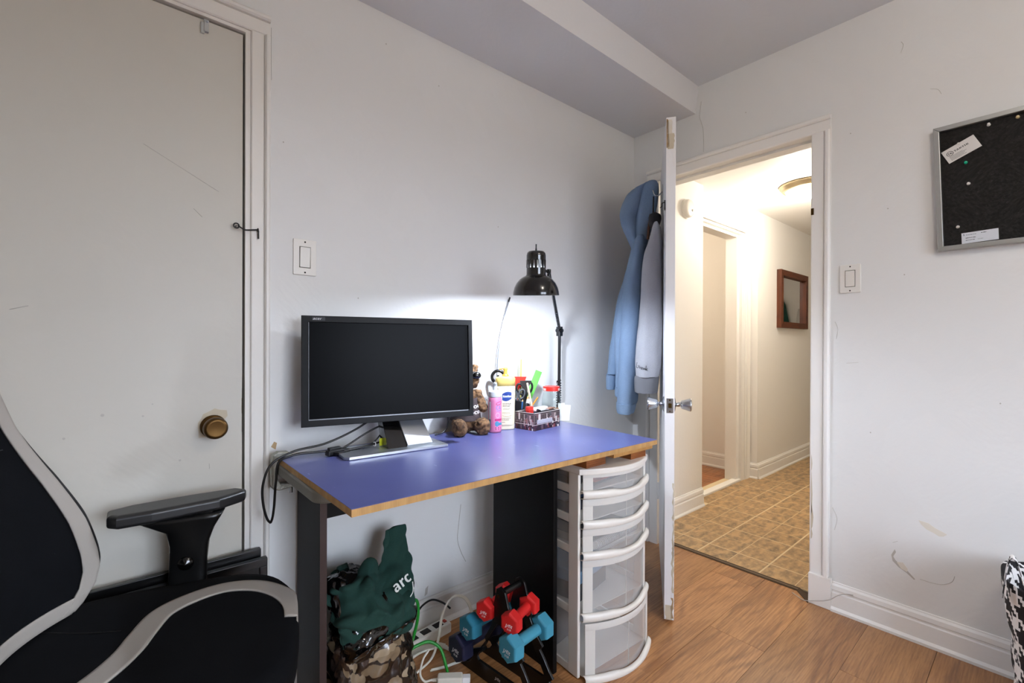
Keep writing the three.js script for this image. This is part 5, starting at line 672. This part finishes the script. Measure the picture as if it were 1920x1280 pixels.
// ------------------------------------------------------------------ bags under the desk
{
  const camo = canvasTex(512, 512, (c, w, h) => { c.fillStyle = '#2b211b'; c.fillRect(0, 0, w, h); let q = 4242; const rr = () => (q = (q * 16807) % 2147483647) / 2147483647; const cols = ['#7d6a52', '#9c8a70', '#15110f', '#3b2c24', '#8a7860', '#0f0d0c']; for (let i = 0; i < 70; i++) { c.fillStyle = cols[Math.floor(rr() * 6)]; const x = rr() * w, y = rr() * h, L = 40 + rr() * 90, a = rr() * 3.1; for (const [ox, oy] of [[0, 0], [w, 0], [-w, 0], [0, h], [0, -h]]) { c.beginPath(); for (let k = 0; k < 5; k++) { const px = x + ox + (k - 2) * L / 5 * Math.cos(a) + (rr() - 0.5) * 14, py = y + oy + (k - 2) * L / 5 * Math.sin(a) * 0.6; c.moveTo(px, py); c.ellipse(px, py, 16 + rr() * 22, 10 + rr() * 14, a * 0.6, 0, 7); } c.fill(); } } });
  const t = thing('camouflage_bag', 'shiny camouflage carrier bag on the floor under the left of the desk', 'bag', [-1.675, 0, 0.21], 0.06);
  const ring = (y, w, d, x = 0, z = 0) => ({ c: [x, y, z], a: [w, 0, 0], b: [0, 0, d], e: 3 });
  obj('bag_body', crumple(crumple(loft(refine([ring(0, 0.1, 0.085, 0.01), ring(0.01, 0.118, 0.1, 0.01), ring(0.06, 0.124, 0.106, 0.006), ring(0.12, 0.122, 0.104), ring(0.18, 0.116, 0.098), ring(0.235, 0.11, 0.088, 0, -0.006), ring(0.262, 0.098, 0.07, 0.005, -0.012), ring(0.262, 0.085, 0.055, 0.005, -0.015), ring(0.22, 0.08, 0.05, 0, -0.01)], 7), 110, true, true), 0.05, [7, 7, 7], 3, 3), 0.016, [26, 15, 26], 8, 3, true), phys(0xffffff, 0.22, { map: rep(camo, 4), clearcoat: 0.6, clearcoatRoughness: 0.15 }), t);
  obj('carry_handle', crumple(sheet((u, v) => { const a = Math.PI * u; return [0.1 + 0.03 * Math.sin(a) + 0.01 * v, 0.2 + 0.09 * Math.sin(a * 0.5 + 0.6) - 0.05 * u, 0.06 - 0.09 * u + 0.035 * v]; }, 24, 4, 0.002), 0.004, [30, 30, 30]), M.blackGloss, t);
  const b = thing('black_plastic_bag', 'glossy black plastic bag stuffed between the green tote and the camouflage bag', 'bag', [-1.668, 0.19, 0.215], 0.1);
  obj('bag_body', crumple(crumple(loft(refine([ring(0.0, 0.06, 0.05, -0.01), ring(0.02, 0.1, 0.09, -0.01, 0.005), ring(0.06, 0.115, 0.1, 0, 0.006), ring(0.1, 0.105, 0.085), ring(0.14, 0.085, 0.06, -0.03, -0.03), ring(0.2, 0.06, 0.035, -0.045, -0.06), ring(0.215, 0.03, 0.015, -0.04, -0.07)], 7), 90), 0.03, [9, 9, 9], 13), 0.014, [30, 24, 30], 2, 3, true), phys(0x070708, 0.16, { clearcoat: 0.8, clearcoatRoughness: 0.1 }), b);
  obj('bag_edge', crumple(sheet((u, v) => [-0.11 + 0.2 * u, 0.03 + 0.03 * u + 0.022 * v, 0.1 + 0.012 * v], 40, 4, 0.0015), 0.014, [26, 26, 26], 7), phys(0x0b0b0c, 0.14, { clearcoat: 0.8 }), b);
}
{
  const t = thing('tote_bag', 'crumpled dark green cloth tote bag with white letters lying on top of the other bags', 'tote bag');
  const gt = dataTex(128, 128, (u, v) => { const n = 10 * fbm(u * 80, v * 80, 2, 2); return [24 + n, 60 + n, 52 + n]; }), gm = std(0xffffff, 0.92, { map: rep(gt, 4), side: THREE.DoubleSide });
  const R = (y, x0, x1, z, d) => ({ c: [(x0 + x1) / 2, y, z], a: [(x1 - x0) / 2, 0, 0], b: [0, 0, d], e: 2.3 });
  obj('tote_body', crumple(crumple(loft(refine([R(0.235, -1.76, -1.64, 0.305, 0.01), R(0.25, -1.79, -1.6, 0.29, 0.035), R(0.285, -1.8, -1.565, 0.26, 0.06), R(0.32, -1.8, -1.56, 0.225, 0.075), R(0.355, -1.795, -1.58, 0.19, 0.07), R(0.385, -1.785, -1.62, 0.165, 0.05), R(0.4, -1.77, -1.68, 0.155, 0.025), R(0.405, -1.75, -1.7, 0.15, 0.01)], 8), 110), 0.06, [8, 11, 8], 22, 2), 0.045, [9, 15, 9], 31, 2, true), gm, t);
  obj('tote_flap', crumple(crumple(loft(refine([R(0.27, -1.58, -1.545, 0.265, 0.012), R(0.29, -1.61, -1.53, 0.245, 0.024), R(0.325, -1.645, -1.518, 0.22, 0.03), R(0.36, -1.65, -1.508, 0.19, 0.026), R(0.39, -1.618, -1.502, 0.165, 0.018), R(0.42, -1.595, -1.507, 0.145, 0.01), R(0.45, -1.583, -1.502, 0.13, 0.006), R(0.475, -1.575, -1.5, 0.12, 0.004)], 8), 90), 0.016, [12, 14, 12], 5, 2), 0.014, [14, 18, 14], 15, 2, true), gm, t);
  const { FontLoader } = await import('three/addons/loaders/FontLoader.js'); const { TextGeometry } = await import('three/addons/geometries/TextGeometry.js');
  const font = await new FontLoader().loadAsync('fonts/droid/droid_sans_bold.typeface.json');
  const m = new THREE.Matrix4().compose(new THREE.Vector3(-1.606, 0.332, 0.262), new THREE.Quaternion().setFromEuler(new THREE.Euler(-0.55, -0.12, 0.42, 'YXZ')), new THREE.Vector3(1, 1, 1));
  const wm = std(0xe9ece8, 0.8); for (const [ch, x] of [['a', 0], ['r', 0.024], ['c', 0.042]]) obj('letter', new TextGeometry(ch, { font, size: 0.03, depth: 0.001, curveSegments: 6 }).translate(x, 0, 0).applyMatrix4(m), wm, t);
  obj('swoosh_print', tube([[0.03, -0.036, 0.001], [0.044, -0.03, 0.001], [0.052, -0.02, 0.001], [0.06, -0.006, 0.001], [0.052, -0.024, 0.001], [0.064, -0.03, 0.001], [0.07, -0.016, 0.001]], 0.0016, 60, 6).applyMatrix4(m), wm, t);
}
// ------------------------------------------------------------------ cords on the floor
{
  const flatTube = (pts, r) => tube(pts, r, pts.length * 12, 8), wc = std(0xe2ddd0, 0.45);
  tag(obj('cord', flatTube([[-1.56, 0.2, 0.24], [-1.525, 0.262, 0.22], [-1.505, 0.25, 0.21], [-1.498, 0.2, 0.205], [-1.512, 0.13, 0.2], [-1.53, 0.095, 0.2], [-1.5, 0.1, 0.205], [-1.46, 0.098, 0.21], [-1.43, 0.075, 0.23], [-1.425, 0.03, 0.26], [-1.44, 0.006, 0.3], [-1.48, 0.006, 0.34], [-1.53, 0.006, 0.36]], 0.0052), std(0x1c8a2c, 0.4)), 'bright green cord curling out of the bags beside the white cables', 'cord');
  tag(obj('cord', [[0, 0], [0.004, 0.002]].map(o => flatTube([[-1.5, 0.006, 0.2], [-1.44, 0.02, 0.19], [-1.4, 0.06, 0.17], [-1.375, 0.14, 0.16], [-1.34, 0.19, 0.175], [-1.31, 0.185, 0.2], [-1.305, 0.15, 0.235], [-1.32, 0.09, 0.265], [-1.35, 0.03, 0.27], [-1.4, 0.006, 0.24], [-1.46, 0.005, 0.22]].map(p => [p[0] + o[0], p[1] + o[1], p[2]]), 0.0034)), wc), 'flat white extension cord rising in a loop in front of the blue dumbbell', 'cord');
  tag(obj('cord', flatTube([[-1.42, 0.1, 0.05], [-1.4, 0.13, 0.06], [-1.37, 0.15, 0.08], [-1.34, 0.14, 0.11], [-1.33, 0.13, 0.14]], 0.0035), M.black), 'thin black lead arching behind the blue dumbbell near the skirting board', 'cord');
  for (let i = 0; i < 5; i++) { const o = i * 0.012; tag(obj('cord', flatTube([[-1.54, 0.02 + i * 0.006, 0.14 + o], [-1.48, 0.03 + i * 0.005, 0.13 + o], [-1.42, 0.02 + i * 0.004, 0.12 + o], [-1.37, 0.01, 0.12 + o * 0.6], [-1.35, 0.006, 0.14 + o]], 0.0036), wc), ['lowest strand of the white cord bundle between the bags and the dumbbells', 'second lowest strand of the white cord bundle beside the green cord', 'middle strand of the white cord bundle beside the green cord', 'fourth strand up of the white cord bundle beside the green cord', 'topmost strand of the white cord bundle beside the green cord'][i], 'cord'); }
  const t = thing('extension_socket', 'cream extension cord socket block lying on the laminate floor before the bags', 'socket', [-1.44, 0, 0.3], -0.65);
  obj('socket_body', rbox(-0.035, 0.045, 0.001, 0.026, -0.016, 0.016, 0.005), wc, t); obj('strain_relief', [0, 1, 2, 3].map(i => cyl(0.006 - i * 0.0006, 0.006 - i * 0.0006, 0, 0.004, 0, 0, 12).rotateZ(Math.PI / 2).translate(-0.036 - i * 0.005, 0.012, 0)), wc, t); obj('plug', rbox(0.045, 0.07, 0.004, 0.022, -0.011, 0.011, 0.003), M.white, t); obj('lead', tube([[-0.055, 0.012, 0], [-0.075, 0.012, 0.004], [-0.09, 0.03, 0.0], [-0.085, 0.06, -0.03], [-0.07, 0.075, -0.05]], 0.0035), wc, t);
  const s = thing('power_strip', 'white power strip against the skirting board behind the dumbbells', 'power strip', [-1.42, 0, 0.075], 0.1); obj('strip_body', rbox(-0.13, 0.13, 0.001, 0.038, -0.025, 0.025, 0.006), std(0xe6e2d8, 0.4), s); for (let i = 0; i < 4; i++) obj('outlet', rbox(-0.1 + i * 0.055, -0.065 + i * 0.055, 0.0375, 0.039, -0.014, 0.014, 0.0006), M.dark, s); obj('switch', rbox(0.108, 0.12, 0.038, 0.042, -0.008, 0.008, 0.001), std(0xc0402c, 0.4), s);
  tag(obj('cord', tube([[-0.012, 0.012, 0.83], [-0.028, 0.006, 0.88], [-0.03, 0.02, 0.92], [-0.034, 0.05, 0.975], [-0.028, 0.075, 1.0], [-0.018, 0.09, 1.03], [-0.016, 0.094, 1.05]], 0.0018, 60), std(0xb9b4ae, 0.5)), 'thin white wire crossing the plinth of the doorway casing onto the skirting board', 'wire');
}
// ------------------------------------------------------------------ black panels behind the chair
for (const [z, h, x1, label] of [[0.018, 0.487, -1.928, 'taller thin black framed panel standing against the closed door'], [0.046, 0.468, -1.917, 'shorter black framed panel in front of the taller one at the closed door']]) {
  const t = thing('framed_panel', label, 'panel', [-2.62, 0, z + 0.012]); const W = x1 + 2.62; obj('backing', box(0.012, W - 0.012, 0.012, h - 0.012, -0.002, 0.004), M.black, t);
  obj('frame_rail', rbox(0, W, h - 0.024, h, -0.006, 0.012, 0.002), M.blackSatin, t); obj('frame_rail', rbox(0, W, 0, 0.024, -0.006, 0.012, 0.002), M.blackSatin, t); obj('frame_stile', rbox(0, 0.02, 0.024, h - 0.024, -0.006, 0.012, 0.002), M.blackSatin, t); obj('frame_stile', rbox(W - 0.02, W, 0.024, h - 0.024, -0.006, 0.012, 0.002), M.blackSatin, t);
}
// ------------------------------------------------------------------ office chair
{
  const fb = dataTex(256, 256, (u, v) => { const n = 9 * fbm(u * 120, v * 120, 3, 2) + 4 * tn(u, v, 6, 7) + (fbm(u * 70, v * 70, 20, 2) > 0.53 ? 60 : 0); return [17 + n, 19 + n, 23 + n]; }), fg = dataTex(128, 128, (u, v) => { const n = 14 * fbm(u * 90, v * 90, 6, 2); return [168 + n, 162 + n, 154 + n]; });
  const bm = phys(0xd8d8d8, 0.9, { map: rep(fb, 3), bumpMap: rep(fb, 3), bumpScale: 0.0005, specularIntensity: 0.25 }), gm = std(0xffffff, 0.85, { map: rep(fg, 4) });
  const t = thing('office_chair', 'black office chair with light grey bands on seat and back, in the left foreground', 'chair', [-2.225, 0, 0.385], -0.274);
  // seat: plan outline r(phi), crowned surface
  const seatR = a => { const c = Math.cos(a), s = Math.sin(a); return 1 / Math.pow(Math.pow(Math.abs(c) / 0.292, 3) + Math.pow(Math.abs(s) / 0.285, 3), 1 / 3); };
  const seatY = (x, z) => { const q = Math.pow(Math.abs(x) / 0.292, 4) + Math.pow(Math.abs(z) / 0.285, 4); return 0.505 - 0.01 * Math.exp(-((x + 0.02) ** 2 + z * z) / 0.02) - 0.022 * q; };
  const seatG = (() => { const rings = []; const N = 96; const pos = [], uv = [], idx = []; const prof = [[0.0, 0], [0.25, 0], [0.45, 0], [0.6, 0], [0.72, 0], [0.82, 0], [0.9, 0], [0.96, 0], [1, 0.012], [1.01, 0.035], [1.0, 0.07], [0.96, 0.09], [0.85, 0.1], [0, 0.1]]; prof.forEach(([f, dy], k) => { for (let i = 0; i <= N; i++) { const a = i / N * 6.28319, r = seatR(a) * f, x = r * Math.cos(a), z = r * Math.sin(a); pos.push(x, (dy > 0.08 ? 0.505 - 0.03 : seatY(Math.min(1, f) * seatR(a) * Math.cos(a), Math.min(1, f) * seatR(a) * Math.sin(a))) - dy, z); uv.push(x, z); } }); const W = N + 1; for (let k = 0; k < prof.length - 1; k++) for (let i = 0; i < N; i++) { const q = k * W + i; idx.push(q, q + W, q + 1, q + 1, q + W, q + W + 1); } const g = new THREE.BufferGeometry(); g.setAttribute('position', new THREE.Float32BufferAttribute(pos, 3)); g.setAttribute('uv', new THREE.Float32BufferAttribute(uv, 2)); g.setIndex(idx.map((_, i) => idx[i % 3 === 0 ? i : i % 3 === 1 ? i + 1 : i - 1]).map((v) => v)); g.computeVertexNormals(); const nn = g.attributes.normal; if (nn.getY(W * 3) < 0) { const id = g.index.array; for (let i = 0; i < id.length; i += 3) { const q = id[i]; id[i] = id[i + 1]; id[i + 1] = q; } g.computeVertexNormals(); } smoothSeam(g); return g; })();
  obj('seat', seatG, bm, t);
  // grey U-shaped band stitched on the seat
  const line = new THREE.CatmullRomCurve3([[0.29, 0.0], [0.287, -0.035], [0.276, -0.072], [0.25, -0.112], [0.2, -0.152], [0.131, -0.168], [0.062, -0.142], [0.022, -0.105], [0.004, -0.04], [-0.006, 0.02], [-0.03, 0.09], [-0.07, 0.16], [-0.12, 0.22]].map(p => new THREE.Vector3(p[0], 0, p[1])), false, 'centripetal');
  const band = sheet((u, v) => { const p = line.getPointAt(u), d = line.getTangentAt(u); const w = (v - 0.5) * 0.05; let x = p.x - d.z * w, z = p.z + d.x * w; const rr = Math.hypot(x, z), mr = seatR(Math.atan2(z, x)); let dy = 0; if (rr > mr * 0.995) { const f = mr * 0.995 / rr; x *= f; z *= f; dy = Math.min(0.02, (rr - mr * 0.995) * 0.8); } return [x, seatY(x, z) + 0.0022 - dy, z]; }, 140, 8, 0.004);
  obj('seat_band', band, gm, t);
  obj('seat_seam', tube([[-0.2, -0.135], [-0.1, -0.085], [-0.04, -0.07]].map(([x, z]) => [x, seatY(x, z) + 0.0008, z]), 0.0012), M.black, t);
  // backrest: curved shell, outline h(v) half width
  const hw = v => { const k = [[0, 0.18], [0.02, 0.208], [0.05, 0.23], [0.085, 0.239], [0.12, 0.237], [0.2, 0.224], [0.3, 0.2], [0.42, 0.165], [0.54, 0.145], [0.62, 0.125], [0.66, 0.095]]; for (let i = 1; i < k.length; i++) if (v <= k[i][0]) { const f = (v - k[i - 1][0]) / (k[i][0] - k[i - 1][0]); return k[i - 1][1] + (k[i][1] - k[i - 1][1]) * f; } return 0.095; };
  const BX = (v, z) => -0.222 - 0.17 * v + 0.095 * Math.pow(Math.abs(z) / 0.24, 2.2) + 0.02 * Math.exp(-Math.pow((v - 0.2) / 0.14, 2)), Y0 = 0.5;
  const bp = (v, s, off) => { const z = s * hw(v), g = 0.095 * 2.2 * Math.pow(Math.abs(z) / 0.24, 1.2) / 0.24 * Math.sign(z), l = Math.hypot(1, g); return [BX(v, z) + off / l, Y0 + v, z - off * g / l]; };
  const back = (s0, s1, v0, v1, off, th, nu = 40, nv = 40) => sheet((u, w) => bp(v0 + (v1 - v0) * w, s0 + (s1 - s0) * u, off), nu, nv, th, 0.5, 0.6);
  obj('backrest', back(-0.98, 0.98, 0.004, 0.655, 0, 0.03), bm, t);
  const bw = 0.21, rim = []; // grey border: two sides and the bottom
  const sw = v => 0.052 / hw(v) * (0.52 - 0.12 * clamp((v - 0.2) / 0.3));
  for (const s of [-1, 1]) rim.push(sheet((u, w) => { const v = 0.008 + 0.64 * w; const z1 = 0.985, z0 = 0.985 - sw(v); return bp(v, s * (z0 + (z1 - z0) * (s > 0 ? u : 1 - u)), 0.0178); }, 6, 60, 0.004));
  rim.push(sheet((u, w) => { const v = 0.006 + 0.03 * w; return bp(v, -0.96 + 1.92 * u, 0.0178); }, 40, 4, 0.004));
  obj('back_band', rim, gm, t);
  obj('outer_shell', crumple(back(-1.0, 1.0, -0.004, 0.665, -0.026, 0.016), 0, [1, 1, 1]), M.black, t);
  obj('rim_tube', [-1, 1].map(s => tube(Array.from({ length: 30 }, (_, i) => bp(0.665 * i / 29, s * 1.0, -0.01)), 0.0135, 80, 10)), std(0x101012, 0.7), t);
  obj('back_seam', tube(Array.from({ length: 16 }, (_, i) => bp(0.38 - 0.0 * i, -0.75 + 1.5 * i / 15, 0.0155)), 0.0012), M.black, t);
  const pad = (z, x, ry, ty) => {
    const g = thing; const sh2 = shape([[-0.135, -0.02], [-0.12, -0.04], [-0.06, -0.046], [0.07, -0.043], [0.13, -0.012], [0.137, 0.008], [0.12, 0.035], [0.02, 0.046], [-0.09, 0.045], [-0.132, 0.03]]);
    const p = obj('arm_pad', new THREE.ExtrudeGeometry(sh2, { depth: 0.014, bevelEnabled: true, bevelThickness: 0.009, bevelSize: 0.011, bevelOffset: -0.011, bevelSegments: 5 }).rotateX(-Math.PI / 2).rotateY(ry).scale(1.08, 1, 1).translate(x, ty - 0.023, z), phys(0x141517, 0.42, { clearcoat: 0.25, clearcoatRoughness: 0.4 }), t); void p; void g;
    const s = Math.sign(z); const ring = (y, cx, w, d, cz) => ({ c: [cx, y, cz], a: [w, 0, 0], b: [0, 0, d], e: 4 });
    obj('arm_bracket', loft([ring(ty - 0.034, x - 0.005, 0.1, 0.026, z), ring(ty - 0.05, x + 0.005, 0.082, 0.024, z), ring(ty - 0.075, x + 0.02, 0.052, 0.022, z), ring(ty - 0.11, x + 0.018, 0.042, 0.02, z), ring(ty - 0.16, x + 0.015, 0.04, 0.019, z), ring(ty - 0.25, x + 0.012, 0.042, 0.018, z), ring(ty - 0.27, x + 0.01, 0.042, 0.03, z - s * 0.02)], 40), M.blackSatin, t);
    obj('arm_button', [lathe([[0, 0.012], [0.012, 0.009], [0.017, 0.003], [0.018, 0]], 24).rotateX(Math.PI / 2 * 1).translate(x + 0.012, ty - 0.155, z + 0.0185)], M.blackGloss, t); obj('arm_rail', rbox(x - 0.05, x + 0.07, ty - 0.036, ty - 0.026, z - 0.02, z + 0.02, 0.003), M.black, t);
  };
  pad(-0.287, 0.022, 0.3, 0.692); pad(0.275, -0.22, -0.1, 0.7);
  obj('under_frame', [rbox(-0.15, 0.15, 0.375, 0.405, -0.29, 0.27, 0.01)], M.black, t); obj('gas_column', [cyl(0.028, 0.028, 0.1, 0.38, 0, 0, 24), cyl(0.04, 0.034, 0.08, 0.24, 0, 0, 24)], M.blackSatin, t);
  for (let i = 0; i < 5; i++) { const a = i * 1.2566 + 0.3, c = Math.cos(a), s = Math.sin(a); const l = obj('base_leg', loft([{ c: [0.02 * c, 0.1, 0.02 * s], a: [-s * 0.028, 0, c * 0.028], b: [0, 0.022, 0], e: 3 }, { c: [0.16 * c, 0.09, 0.16 * s], a: [-s * 0.024, 0, c * 0.024], b: [0, 0.018, 0], e: 3 }, { c: [0.29 * c, 0.075, 0.29 * s], a: [-s * 0.018, 0, c * 0.018], b: [0, 0.013, 0], e: 3 }], 20), M.blackSatin, t); obj('caster', [cyl(0.027, 0.027, -0.02, 0.02, 0, 0, 20).rotateX(Math.PI / 2).rotateY(-a + 0.5).translate(0.285 * c, 0.028, 0.285 * s), cyl(0.006, 0.006, 0.03, 0.068, 0.285 * c, 0.285 * s, 10)], M.black, l); }
}
// ------------------------------------------------------------------ houndstooth bag at the right edge
{
  const ht = canvasTex(256, 256, (c, w, h) => { c.fillStyle = '#e9e6e4'; c.fillRect(0, 0, w, h); c.fillStyle = '#171417'; const n = 16, s = w / n / 1; for (let y = 0; y < n; y++) for (let x = 0; x < n; x++) { const X = x % 8, Y = y % 8, a = X < 4, b = Y < 4; let on = false; if (a && b) on = true; else if (a !== b) on = ((X + Y + 8) % 4) < 2; if (on) c.fillRect(x * s, y * s, s + 0.5, s + 0.5); } });
  const hm = std(0xffffff, 0.9, { map: rep(ht, 7, 7) });
  const t = thing('houndstooth_bag', 'black and white houndstooth fabric bag with a strap loop by the right wall', 'bag', [-0.19, 0, 1.668], 0.05);
  const ring = (y, x, z, cx = 0, cz = 0) => ({ c: [cx, y, cz], a: [x, 0, 0], b: [0, 0, z], e: 4 });
  obj('bag_body', crumple(loft(refine([ring(0, 0.12, 0.15), ring(0.012, 0.145, 0.178), ring(0.1, 0.148, 0.18), ring(0.2, 0.146, 0.178), ring(0.3, 0.146, 0.184, 0, -0.004), ring(0.36, 0.15, 0.188, 0, -0.008), ring(0.405, 0.152, 0.19, 0.0, -0.01), ring(0.4, 0.146, 0.184, 0, -0.01), ring(0.34, 0.14, 0.178, 0, -0.006), ring(0.08, 0.138, 0.17)], 6), 72), 0.03, [9, 5, 9], 17, 3), hm, t);
  obj('strap_loop', sheet((u, v) => { const a = u * Math.PI; return [-0.135 + 0.03 * v, 0.375 + 0.12 * Math.sin(a), -0.203 + 0.05 * u - 0.006 * Math.sin(a)]; }, 28, 4, 0.003, 0.25, 0.03), hm, t);
}
renderer.render(scene, camera);
